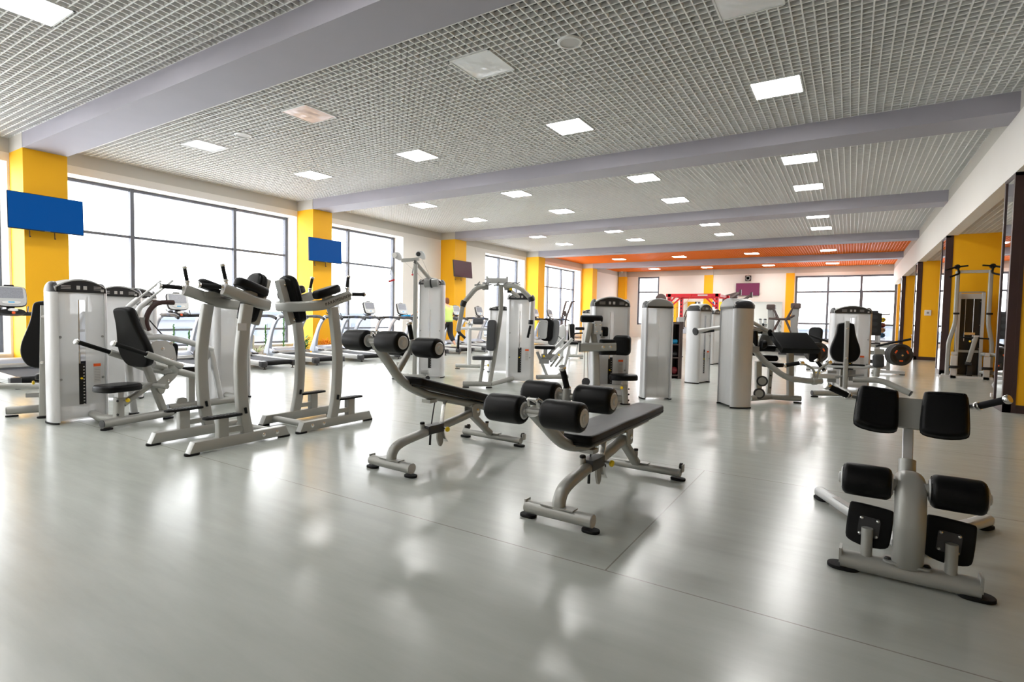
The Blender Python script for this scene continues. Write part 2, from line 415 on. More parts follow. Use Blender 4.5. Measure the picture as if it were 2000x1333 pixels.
# far wall
w = MB(); ZT = 4.37
FW = [(-13.25, -11.68, .9, 4.35), (-3.066, 2.171, .2, 4.18)]
w.bx((XW, Y6, 0), (-13.25, Y6 + .3, ZT)); w.bx((-11.68, Y6, 0), (-3.066, Y6 + .3, ZT)); w.bx((2.171, Y6, 0), (XE, Y6 + .3, ZT))
for a, b, z0, z1 in FW: w.bx((a, Y6, 0), (b, Y6 + .3, z0)); w.bx((a, Y6, z1), (b, Y6 + .3, ZT))
w.mat(1).bx((XW, Y6, ZT), (XE, Y6 + .3, ZC + .5))
st('wall_far', w, ['wall', 'band'], label='cream far wall')
for i, (a, b, z0, z1) in enumerate(FW):
    wr = thing('window_%d' % (6 + i), ['small window at the left end of the far wall', 'wide grey framed window at the right end of the far wall'][i], None); wr['kind'] = 'structure'
    f = MB(); e = .06; yy = Y6 + .12
    xs = [a + e, b - e] if i == 0 else [a + e, -1.28, .427, b - e]
    for x in xs: f.bx((x - e, yy - .05, z0), (x + e, yy + .05, z1))
    for z in ([z0 + e, 3.25, z1 - e] if i == 0 else [z0 + e, 1.21, 3.18, z1 - e]): f.bx((a, yy - .04, z - .055), (b, yy + .04, z + .055))
    if i: f.bx((.427, yy - .06, 1.21), (.427 + .1, yy + .06, 3.2)); f.bx((-1.33, yy - .06, 1.21), (-1.23, yy + .06, 3.2))
    st('window_frame', f, 'frame_win', wr); st('pane', MB().bx((a, yy - .004, z0), (b, yy + .004, z1)), 'glass', wr)
for k, (a, b) in enumerate(((-14.6, -14.05), (-8.582, -8.0), (-3.59, -3.12), (2.2, 2.9))):
    c = MB().bx((a, Y6 - .35 if k == 0 else Y6 - .06, 0), (b, Y6 + .02, ZT)); c.mat(1).bx((a, Y6 - .35 if k == 0 else Y6 - .058, ZT), (b, Y6 + .02, ZC + .2))
    st('wall_column', c, ['yel', 'band'], label=['orange yellow corner column at the left end of the far wall', 'yellow column left of the plum screen on the far wall', 'yellow column left of the wide far window', 'yellow strip right of the wide far window'][k])
mr = thing('wall_mirror', 'wide wall mirror on the far wall beside the wide window', 'mirror'); mr['kind'] = 'structure'
ob('mirror_glass', MB().bx((-11.0, Y6 - .03, .35), (-3.75, Y6 - .012, 2.56)), 'mirror', mr)

# ---------------------------------------------------------------- ceiling fittings
def lamp(x, y, lit=True, kind='lamp', label=None):
    t = thing('ceiling_light' if lit else 'ceiling_panel', label, 'ceiling light', (x, y, ZC), 0, 'lit square ceiling lights' if lit else 'unlit film covered ceiling panels')
    s = .665; f = MB()
    for a, b, c, d in ((-s / 2, -s / 2, s / 2, -s / 2 + .02), (-s / 2, s / 2 - .02, s / 2, s / 2), (-s / 2, -s / 2, -s / 2 + .02, s / 2), (s / 2 - .02, -s / 2, s / 2, s / 2)):
        f.bx((a, b, -.012), (c, d, .06))
    f.bx((-s / 2, -s / 2, .05), (s / 2, s / 2, .08))
    ob('light_frame', f, 'white', t)
    g = MB()
    if lit: g.bx((-s / 2 + .02, -s / 2 + .02, -.004), (s / 2 - .02, s / 2 - .02, .012))
    else:
        n = 14; q = s - .04; rnd = random.Random(int(x * 100)); vs = []; fs = []
        for i in range(n + 1):
            for j in range(n + 1):
                e = min(i, n - i, j, n - j) / (n / 2)
                vs.append((-q / 2 + q * i / n, -q / 2 + q * j / n, -.004 + (rnd.random() - .6) * .022 * min(1, e * 2) - .03 * e * (1 - .4 * e)))
        for i in range(n):
            for j in range(n): a = i * (n + 1) + j; fs.append((a, a + 1, a + n + 2, a + n + 1))
        g.add(vs, fs)
    ob('diffuser' if kind != 'diff' else 'film_cover', g, kind, t)
    return t
LX = [-11.5, -8.06, -4.42, -1.06]
ROWN = ['before the nearest beam, row partly added unseen', 'just before the second beam', 'just past the second beam', 'just before the third beam',
        'just past the third beam', 'just before the fourth beam', 'in the nearer orange ceiling', 'in the farthest orange ceiling']
CN = ['leftmost', 'second from left', 'second from right', 'rightmost']
lamp(-4.45, -1.2, label='added unseen square ceiling light over the viewer, brightens the foreground')  # this lamp and the next are out of view, added to brighten the foreground
lamp(-8.06, -1.2, label='added unseen square ceiling light left of the viewer, brightens the foreground')
for r_, y in enumerate((2.38, 8.89, 12.97, 15.75, 20.17, 22.8, 29.85, 36.5)):
    for c, x in enumerate(LX):
        if r_ == 0 and c == 3: continue  # first row: only the second lamp is in view, others added for foreground light
        lamp(x, y, label='lit white square ceiling light %s, %s' % (ROWN[r_], CN[c]))
lamp(-11.55, 6.25, False, 'diff', 'unlit film covered ceiling panel nearest the windows, beside the first column')
lamp(-8.08, 6.16, False, 'diff_pink', 'unlit ceiling panel with a pinkish cover, second from the windows')
lamp(-4.42, 6.16, False, 'diff', 'unlit ceiling panel with wrinkled shiny film near the round speaker')
lamp(-1.07, 6.3, False, 'diff', 'unlit ceiling panel cut by the top edge of the picture')
for x, y, nm in ((-3.108, 6.193, 'white round ceiling speaker beside the wrinkled film panel'), (-10.162, 6.237, 'white round ceiling speaker beside the pinkish panel, near the windows')):
    t = thing('ceiling_speaker', nm, 'speaker', (x, y, ZC), 0, 'round ceiling speakers')
    ob('speaker_ring', MB().lathe([(.135, .03), (.16, .0), (.15, -.016), (.128, -.02), (.125, -.008), (.12, .03)]), 'white', t)
    ob('speaker_grille', MB().lathe([(.124, .02), (.124, -.008), (.02, -.012), (.0, -.012)]), 'paper', t)
# ---------------------------------------------------------------- outside
st('ground_outside', MB().bx((-400, -200, -9.2), (400, 500, -9)), 'snow', label='pale ground outside')
rnd = random.Random(3)
for k, (x, y, wx, wy, h) in enumerate(((-60, 22, 10, 22, 9.4), (-75, 52, 12, 26, 10), (-58, 78, 10, 20, 9.0), (-90, 5, 12, 30, 10.5), (-14, 150, 30, 12, 8.4), (24, 170, 36, 12, 9.4))):
    t = thing('distant_building', 'hazy pale apartment block outside, ' + ['beyond the second window', 'beyond the third window', 'beyond the fourth window', 'beyond the nearest window', 'left of centre in the far window', 'right in the far window'][k], 'building', (x, y, -9), 0, 'pale blocks outside')
    ob('wall', MB().bx((-wx / 2, -wy / 2, 0), (wx / 2, wy / 2, h)), 'bld', t)
    ob('roof', MB().bx((-wx / 2 - .3, -wy / 2 - .3, h), (wx / 2 + .3, wy / 2 + .3, h + .4)), 'bld2', t)
    f = MB(); nl = 3
    for l in range(nl):
        z = 1.2 + l * 3
        for q in range(int(wy / 3)): yy = -wy / 2 + 1.5 + q * 3; f.bx((wx / 2, yy - .7, z), (wx / 2 + .05, yy + .7, z + 1.5))
        for q in range(int(wx / 3)): xx = -wx / 2 + 1.5 + q * 3; f.bx((xx - .7, -wy / 2 - .05, z), (xx + .7, -wy / 2, z + 1.5))
    ob('windows', f, 'bld2', t)
# sky light
wd = bpy.data.worlds.new('sky'); SC.world = wd; wd.use_nodes = True
bg = wd.node_tree.nodes['Background']; bg.inputs['Color'].default_value = (.96, .98, 1, 1); bg.inputs['Strength'].default_value = 4.0
# ---------------------------------------------------------------- shared gym parts
def foot(parent, c, L=.11, W=.075, ax=(1, 0, 0), h=.018, name='rubber_foot'):
    F = fr((c[0], c[1], 0), ax, V((0, 0, 1)).cross(V(ax)))
    return ob(name, MB().prism(rrect(L, W, W * .49, 6), 0, h, F, .004), 'rubber', parent)
def roller(parent, c, L, r, ax=(1, 0, 0), caps=(1, 1), name='foam_roller', disc=.052):
    ax = V(ax).normalized(); c = V(c); b = MB(); e = .028
    prof = []
    for k in range(6): t = k / 5 * pi / 2; prof.append((r - e + e * sin(t), -L / 2 + e * (1 - cos(t))))
    prof += [(r * 1.012, 0)]
    prof += [(q[0], -q[1]) for q in prof[:6][::-1]]
    b.lathe([(.03, -L / 2 + .004)] + prof + [(.03, L / 2 - .004)], c, ax, 32)
    o = ob(name, b, 'vinyl', parent)
    u = V((0, 0, 1)) if abs(ax.z) < .9 else V((0, 1, 0)); w_ = ax.cross(u)
    for s, on in zip((-1, 1), caps):
        if not on: continue
        p = MB()
        for k in range(22):
            a = 2 * pi * k / 22; d = u * cos(a) + w_ * sin(a)
            p.tube([c + ax * (s * (L / 2 - .003)) + d * (disc * .98), c + ax * (s * (L / 2 - .007)) + d * (r - .012)], .0035, 5)
        ob('pleat', p, 'vinyl', o, kind='stuff')
        ob('roller_cap', MB().lathe([(0, 0), (disc, 0), (disc, .006), (disc * .86, .011), (disc * .8, .008), (disc * .5, .009), (disc * .46, .02), (disc * .25, .024), (0, .022)], c + ax * (s * (L / 2 - .005)), ax * s, 28), 'silver_lt', o)
    return o
def grip(parent, a, b, r=.017, m='grip', name='hand_grip', caps=True):
    a, b = V(a), V(b); d = (b - a).normalized()
    o = ob(name, MB().cyl(a, b, r, 16, .004), m, parent)
    if caps:
        for p, s in ((a, -1), (b, 1)):
            ob('grip_collar', MB().lathe([(0, -.004), (r * 1.15, -.004), (r * 1.32, .004), (r * 1.32, .014), (r * 1.1, .02), (0, .021)], p, d * s, 20), 'chrome', o)
    return o
def pad(parent, name, out, th, F, m='vinyl', r=None, label=None, r0=None):
    r = min(.022, th * .45) if r is None else r
    return ob(name, MB().prism(out, 0, th, F, r, r0 if r0 is not None else r * .6, 5), m, parent, label)
def bolts(parent, pts, ax, r=.014, m='chrome', name='bolt'):
    for p in pts: ob(name, MB().lathe([(0, 0), (r * 1.25, 0), (r * 1.25, .003), (r, .004), (r * .9, .009), (0, .012)], p, ax, 14), m, parent)
def knob(parent, a, b, name='pull_knob', m='yellow'):
    a, b = V(a), V(b); d = (b - a).normalized()
    o = ob(name, MB().lathe([(0, 0), (.013, 0), (.022, .006), (.024, .014), (.021, .023), (.012, .027), (0, .028)], b, d, 20), m, parent, 'yellow pull knob')
    ob('plunger', MB().cyl(a, b, .009, 10), 'chrome', o); return o
BLOB = lambda w, h, n=4: rrect(w, h, min(w, h) * .28, n)

# ---------------------------------------------------------------- adjustable abdominal benches
def bench(loc, rz, tilt, label):
    t = thing('abdominal_bench', label, 'bench', loc, rz, 'adjustable abdominal benches')
    P = V((0, 1.05, .385)); T = MX.Translation(P) @ MX.Rotation(R(tilt), 4, 'X'); q = lambda *p: T @ V(p)
    b = MB(); S_ = rrect(.088, .082, .04, 6)
    b.sweep([(-.235, 0, .068), (.235, 0, .068)], S_)
    f = ob('front_foot_bar', b, 'silver', t)
    ob('mount_plate', MB().bx((-.115, -.036, .106), (.115, .036, .114)), 'silver', f)
    for s in (-1, 1): ob('end_cap', MB().cyl((s * .235, 0, .068), (s * .2385, 0, .068), .04, 20), 'paper', f)
    ob('edge_lip', MB().bx((-.237, -.028, .1), (-.225, .03, .118)), 'silver', f)
    for s in (-1, 1): foot(t, (s * .222, 0), .115, .08)
    b = MB().sweep([(-.365, 1.4, .06), (.365, 1.4, .06)], rrect(.07, .064, .03, 6))
    f = ob('rear_foot_bar', b, 'silver', t)
    ob('mount_plate', MB().bx((-.1, 1.365, .09), (.1, 1.435, .097)), 'silver', f)
    for s in (-1, 1): foot(t, (s * .345, 1.4), .12, .075)
    for s in (-1, 1):
        w_ = ob('transport_wheel', MB().lathe([(0, -.012), (.02, -.012), (.028, -.009), (.028, .009), (.02, .012), (0, .012)], (s * .352, 1.452, .102), (1, 0, 0)), 'black', t)
        ob('wheel_bracket', MB().bx((s * .37 - .004, 1.41, .06), (s * .37 + .004, 1.47, .12)), 'silver', w_)
    b = MB().sweep(spline([(0, 0, .095), (0, .008, .15), (0, .05, .2), (0, .15, .232), (0, .35, .258), (0, .62, .287), (0, .85, .318), (0, 1.06, .35)], 5), rrect(.084, .07, .03, 5))
    f = ob('front_leg', b, 'silver', t)
    ob('adjuster_sleeve', MB().box((0, .5, .283), (.092, .2, .074)), 'plastic', f, 'dark grey sleeve')
    ob('end_stub', MB().cyl((-.03, .4, .27), (-.03, .395, .335), .021, 16), 'silver', f)
    ob('stub_cap', MB().cyl((-.03, .395, .33), (-.03, .393, .352), .0215, 16, .006), 'rubber', f, 'black rubber stub cap')
    b = MB().sweep([(0, 1.03, .352), (0, 1.36, .098)], rrect(.075, .06, .02, 4)); f = ob('rear_leg', b, 'silver', t)
    ob('end_stub', MB().cyl((.03, 1.27, .16), (.03, 1.275, .22), .017, 14), 'silver', f)
    ob('stub_cap', MB().cyl((.03, 1.275, .215), (.03, 1.276, .235), .018, 14, .005), 'rubber', f, 'black rubber stub cap')
    b = MB()
    for s in (-1, 1): b.prism(rrect(.12, .13, .03), s * .05 - .005, s * .05 + .005, fr((0, 1.07, .375), (0, 1, 0), (0, 0, 1)))
    b.box((0, 1.06, .425), (.105, .13, .02)); f = ob('pivot_bracket', b, 'silver', t)
    bolts(f, [(.056, 1.085, .37)], (1, 0, 0), .018); bolts(f, [(-.056, 1.085, .37)], (-1, 0, 0), .018)
    # tilting carriage
    path = fillet([q(0, -1.385, .375), q(0, -1.0, .105), q(0, -.72, .045), q(0, .5, .055)], [.16, .12], 7)
    ob('carriage_beam', MB().sweep(path, rrect(.072, .082, .034, 5), up=(1, 0, 0)), 'silver', t)
    b = MB().tube(fillet([q(-.03, -1.39, .405), q(-.03, -1.40, .455), q(-.03, -1.27, .40), q(-.03, -1.27, .32)], .03, 5), .009, 8)
    b.tube(fillet([q(.03, -1.39, .405), q(.03, -1.40, .455), q(.03, -1.27, .40), q(.03, -1.27, .32)], .03, 5), .009, 8)
    b.tube([q(-.03, -1.40, .448), q(.03, -1.40, .448)], .009, 8)
    ob('loop_handle', b, 'chrome', t)
    for nm, c in (('low', (-1.375, .372)), ('high', (-.965, .415))):
        ob('roller_axle', MB().cyl(q(-.2, *c), q(.2, *c), .022, 18), 'silver', t)
        for s in (-1, 1): roller(t, q(s * .19, *c), .25, .084, T.to_3x3() @ V((1, 0, 0)))
    b = MB().sweep([q(0, -1.08, .15), q(0, -.965, .41)], rrect(.05, .05, .02)); b.cyl(q(0, -.985, .37), q(0, -.975, .46), .028, 18)
    ob('upper_roller_post', b, 'silver', t)
    grip(t, q(0, -.978, .475), q(.0, -1.04, .595), .019)
    n = 7; out = spl2([(-.14, -.93), (0, -.95), (.14, -.93), (.155, -.88), (.15, -.6), (.138, -.3), (.146, 0), (.135, .3), (.128, .6), (.118, .652), (0, .662), (-.118, .652), (-.128, .6), (-.135, .3), (-.146, 0), (-.138, -.3), (-.15, -.6), (-.155, -.88)], 3)
    p = pad(t, 'bench_pad', out, .068, T @ MX.Translation((0, 0, .1)), r=.02)
    ob('pad_board', MB().prism([(x * .86, y * .97) for x, y in out], .088, .1, T), 'black', t)
    ob('pad_seam', MB().tube([q(x * 1.003, y, .12) for x, y in out], .0025, 6, closed=True), 'rubber', p)
    ob('gas_spring', MB().cyl(q(-.025, -.52, .03), (-.025, .5, .29), .006, 10).cyl((-.025, .5, .31), (-.025, .49, .13), .0105, 12), 'black', t)
    b = MB().sweep(spline([q(.02, -.42, .03), q(.02, -.44, -.03), (.02, .6, .31), (.02, .62, .2), (.02, .66, .14)], 5), rrect(.008, .045, .003), up=(1, 0, 0))
    ob('adjuster_arc', b, 'chrome', t)
    b = MB().prism(spl2([(-.02, .05), (.03, .05), (.06, -.06), (.03, -.1), (.005, -.095), (-.03, -.02)], 3), -.008, .008, fr((.0, .58, .2), (0, 1, 0), (0, 0, 1)))
    ob('release_lever', b, 'silver', t)
    ob('bracket_tab', MB().box(q(.0, -.62, -.0), (.1, .09, .03)), 'silver', t)
    knob(t, (.042, .58, .285), (.1, .57, .28))
    return t
bench((-3.17, 3.22, 0), -.035, -14.5, 'tilted abdominal bench with raised rollers, farther of the two in the middle')
bench((-1.515, 3.01, 0), -.02, 0, 'level abdominal bench with black rollers, nearest in the middle of the floor')

# ---------------------------------------------------------------- back extension bench
def back_extension(loc):
    t = thing('back_extension_bench', 'back extension bench with black hip pads, foot plates and rollers at right front', 'bench', loc, -.03)
    b = MB().sweep([(-.285, 0, .05), (.285, 0, .05)], [(x, y) for x, y in rrect(.1, .09, .042, 6)]); f = ob('front_foot_bar', b, 'silver', t)
    for s in (-1, 1):
        ob('end_lip', MB().bx((s * .285 - .006, -.045, .04), (s * .285 + .006, .04, .115)), 'silver', f)
        foot(t, (s * .27, 0), .15, .105)
    b = MB().prism(rrect(.2, .1, .03), .092, .102, MX.Translation((0, 0, 0))); m_ = ob('mount_plate', b, 'silver', f); bolts(m_, [(-.08, -.01, .102), (.08, -.01, .102)], (0, 0, 1), .013, 'black')
    b = MB().sweep(spline([(0, 0, .1), (0, -.045, .2), (0, -.06, .32), (0, -.03, .43), (0, .06, .485), (0, .2, .465), (0, .32, .39)], 5), rrect(.132, .105, .05, 6), up=(0, 1, 0))
    ob('curved_post', b, 'silver', t)
    ob('rear_post', MB().sweep(spline([(0, .3, .41), (0, .42, .2), (0, .47, .06)], 5), rrect(.08, .06, .02)), 'silver', t)
    for s in (-1, 1):
        f = ob('rear_leg', MB().sweep([(s * .02, .42, .052), (s * .47, 1.22, .052)], rrect(.075, .065, .025, 5)), 'silver_lt', t)
        foot(t, (s * .455, 1.195), .13, .08, (s * .48, .8, 0))
        ob('label_strip', MB().sweep([(s * .13, .615, .0855), (s * .36, 1.02, .0855)], rrect(.05, .002, .0005)), 'paper', f)
        foot(f, (s * .455, 1.195), .08, .07, (s * .48, .8, 0), .012, 'end_plug')
    ob('roller_axle', MB().cyl((-.3, .02, .478), (.3, .02, .478), .03, 18), 'silver', t)
    for s in (-1, 1): roller(t, (s * .185, .02, .478), .215, .083, caps=(1, 1), disc=.058)
    F = fr((0, .34, .42), (1, 0, 0), (0, .42, .9))
    ob('upright_tube', MB().cyl((0, .31, .33), (0, .405, .535), .041, 20), 'silver', t)
    ob('slide_post', MB().sweep([(0, .37, .45), (0, .52, .78)], rrect(.05, .05, .006)), 'alu', t)
    ob('decal_strip', MB().sweep([(0, .3905, .545), (0, .432, .637)], rrect(.044, .004, .001), up=(0, -1, .4)), 'black', t, 'black adjustment strip')
    bolts(t, [(-.041, .35, .43)], (-1, 0, 0), .012, 'chrome')
    PF = fr((0, .44, .795), (1, 0, 0), (0, .53, .85))
    ob('hip_pad_plate', MB().prism(spl2([(-.1, -.085), (0, -.09), (.1, -.095), (.17, -.11), (.17, .09), (.1, .092), (-.1, .092), (-.17, .09), (-.17, -.11)], 2), -.012, .006, PF), 'silver', t)
    for s in (-1, 1):
        G = PF @ MX.Translation((s * .158, -.005, 0)) @ MX.Rotation(R(-2), 4, 'Z') @ MX.Rotation(R(s * -8), 4, 'Y')
        p = pad(t, 'hip_pad', spl2([(-.1, -.125), (0, -.14), (.1, -.125), (.106, -.08), (.098, .115), (.085, .13), (-.085, .13), (-.098, .115), (-.106, -.08)], 3), .07, G @ MX.Translation((0, 0, .006)), r=.028)
        ob('pad_piping', MB().tube([G @ V((x * 1.004, y * 1.004, .022)) for x, y in spl2([(-.1, -.125), (0, -.14), (.1, -.125), (.106, -.08), (.098, .115), (.085, .13), (-.085, .13), (-.098, .115), (-.106, -.08)], 3)], .003, 6, closed=True), 'rubber', p)
        pts = fillet([(s * .1, .5, .80), (s * .29, .48, .862), (s * .31, .47, .868)], .03)
        ob('handle_bar', MB().tube([(s * .08, .52, .82), (s * .27, .50, .855), (s * .3, .49, .862)], .016, 12), 'chrome', t)
        grip(t, (s * .305, .488, .864), (s * .40, .42, .915), .0185)
    for s in (-1, 1):
        post = ob('foot_plate_post', MB().cyl((s * .172, .0, .07), (s * .172, .005, .235), .026, 18), 'silver', t)
        G = fr((s * .165, .06, .235), (1, 0, 0), (0, .22, .97)) @ MX.Rotation(R(-5), 4, 'Z')
        p = ob('foot_plate', MB().prism(spl2([(-.092, -.1), (0, -.118), (.092, -.1), (.1, -.06), (.1, .09), (.09, .104), (-.09, .104), (-.1, .09), (-.1, -.06)], 3), -.02, .02, G, .012, .012), 'rubber', t)
        ob('mount_plate', MB().prism(rrect(.095, .1, .012), .02, .026, G @ MX.Translation((0, -.01, 0))), 'plastic', p)
        bolts(p, [G @ V((x, y, .026)) for x in (-.036, .036) for y in (-.05, .03)], G.to_3x3() @ V((0, 0, 1)), .006)
    return t
back_extension((.285, 3.33, 0))

# ---------------------------------------------------------------- vertical knee raise stations
def knee_raise(loc, rz, label):
    """front (steps and handles) towards +y"""
    t = thing('knee_raise_station', label, 'exercise station', loc, rz, 'knee raise stations'); hw = .335
    for s in (-1, 1):
        b = MB(); F = fr((s * hw, 0, 0), (0, 1, 0), (0, 0, 1))
        b.prism([(-.45, .02), (.575, .02), (.53, .118), (-.405, .118)], -.042, .042, F, .006, .006, 2)
        f = ob('base_beam', b, 'silver', t)
        bolts(f, [(s * (hw + .042), y, .07) for y in (-.3, -.15)], (s, 0, 0), .017)
        for y in (-.41, .535): foot(t, (s * hw, y), .13, .09, (0, 1, 0), .02)
        pts = spline([(s * hw, -.0, .1), (s * hw, .05, .35), (s * hw, .068, .62), (s * hw, .068, .86), (s * hw, .04, 1.12), (s * hw, .0, 1.37)], 5)
        ob('upright', MB().sweep(pts, rrect(.075, .105, .012, 3), up=(0, 1, 0)), 'silver', t)
        ob('step_post', MB().sweep([(s * hw, .255, .11), (s * hw, .255, .3)], rrect(.075, .1, .01)), 'silver', t)
        ob('step_brace', MB().bx((s * hw - .03, .05, .15), (s * hw + .03, .22, .2)), 'silver', t)
        st_ = ob('step_plate', MB().prism(spl2([(-.055, .06), (-.062, .2), (-.05, .41), (-.03, .428), (.03, .428), (.05, .41), (.062, .2), (.055, .06)], 3), .3, .322, MX.Translation((s * hw, 0, 0)), .008, .004), 'rubber', t)
        ob('step_lip', MB().sweep([(s * hw, .04, .315), (s * hw, .05, .37)], rrect(.12, .02, .008), up=(0, 1, 0)), 'rubber', st_)
        tr = MB()
        for k in range(9): tr.bx((s * hw - .045, .11 + k * .032, .32), (s * hw + .045, .118 + k * .032, .3245))
        ob('step_tread', tr, 'plastic', st_)
    ob('cross_tube', MB().tube([(-hw, -.3, .07), (hw, -.3, .07)], .033, 16), 'silver', t)
    # U shaped arm rail
    pts = [(hw, .235, 1.512), (hw, .0, 1.435), (hw, -.1, 1.4)]
    for k in range(1, 10):
        a = pi * k / 10; pts.append((hw * cos(a), -.1 - hw * sin(a) * .82, 1.395 - .03 * sin(a)))
    pts += [(-hw, -.1, 1.4), (-hw, .0, 1.435), (-hw, .235, 1.512)]
    rail = ob('arm_rail', MB().sweep(spline(pts, 3), rrect(.062, .112, .026, 4)), 'silver', t)
    for s in (-1, 1):
        d = V((0, .95, .31)).normalized()
        ob('rail_end_cap', MB().prism(rrect(.06, .11, .026), 0, .004, fr((s * hw, .236, 1.513), (1, 0, 0), d.cross(V((1, 0, 0))) * -1)), 'paper', rail)
        grip(t, (s * hw, .262, 1.528), (s * hw, .455, 1.535), .022)
        h = grip(t, (s * hw * .985, .21, 1.6), (s * hw * .97, .235, 1.725), .0175)
        ob('handle_socket', MB().cyl((s * hw, .205, 1.54), (s * hw * .985, .21, 1.6), .017, 14), 'chrome', h)
        G = fr((s * (hw - .02), -.04, 1.505), (0, .94, .3), (-1, 0, 0)) if True else None
        p = pad(t, 'elbow_pad', spl2([(-.19, -.03), (-.17, -.066), (0, -.08), (.13, -.07), (.165, -.03), (.165, .03), (.13, .066), (0, .075), (-.17, .062), (-.19, .02)], 3), .09, G, r=.034)
        ob('elbow_pad_bracket', MB().box((s * (hw - .02), -.03, 1.475), (.05, .16, .06)), 'silver', t)
    # back rest
    up = V((0, -.29, .96)).normalized()
    G = fr((0, -.335, 1.43), (1, 0, 0), up)
    ob('back_bracket', MB().prism(rrect(.085, .51, .02), -.06, .012, fr((0, -.345, 1.42), (-1, 0, 0), up) @ MX.Translation((0, 0, 0))), 'silver', t)
    p = pad(t, 'back_pad', spl2([(-.105, -.25), (0, -.265), (.105, -.25), (.125, -.2), (.13, 0), (.13, .17), (.11, .235), (.06, .268), (0, .275), (-.06, .268), (-.11, .235), (-.13, .17), (-.13, 0), (-.125, -.2)], 3), .105, fr((0, -.325, 1.43), (-1, 0, 0), up), r=.034)
    Q = fr((0, -.325, 1.43), (-1, 0, 0), up)
    for zz in (.035, .07): ob('pad_piping', MB().tube([Q @ V((x * 1.006, y * 1.006, zz)) for x, y in spl2([(-.105, -.25), (0, -.265), (.105, -.25), (.125, -.2), (.13, 0), (.13, .17), (.11, .235), (.06, .268), (0, .275), (-.06, .268), (-.11, .235), (-.13, .17), (-.13, 0), (-.125, -.2)], 3)], .003, 6, closed=True), 'rubber', p)
    bolts(t, [(.044, -.345 - k * .29 , 1.42 + k * .96) for k in (-.2, .19)], (1, 0, 0), .014)
    ob('paper_label', MB().bx((-hw - .04, .03, 1.12), (-hw - .0376, .12, 1.19)), 'paper', t)
    return t
knee_raise((-5.33, 3.09, 0), pi + .02, 'knee raise station facing the viewer, nearer and left of the pair')
kr = knee_raise((-5.325, 4.12, 0), .0, 'knee raise station turned away with maker lettering on its arm rail, right of the pair')
for c in kr.children:
    if c.name.startswith('arm_rail'):
        d = V((0, .92, .31)).normalized(); F = fr((.3672, .045, 1.452), d, V((0, 0, 1)))
        text_mesh('lettering', 'PARAMOUNT', .05, F, 'black', c, .0012)
        ob('logo_mark', MB().prism([(0, 0), (.012, .016), (.03, .02), (.02, .004), (.008, -.006)], 0, .001, F @ MX.Translation((.175, -.005, .0006))), 'black', c)
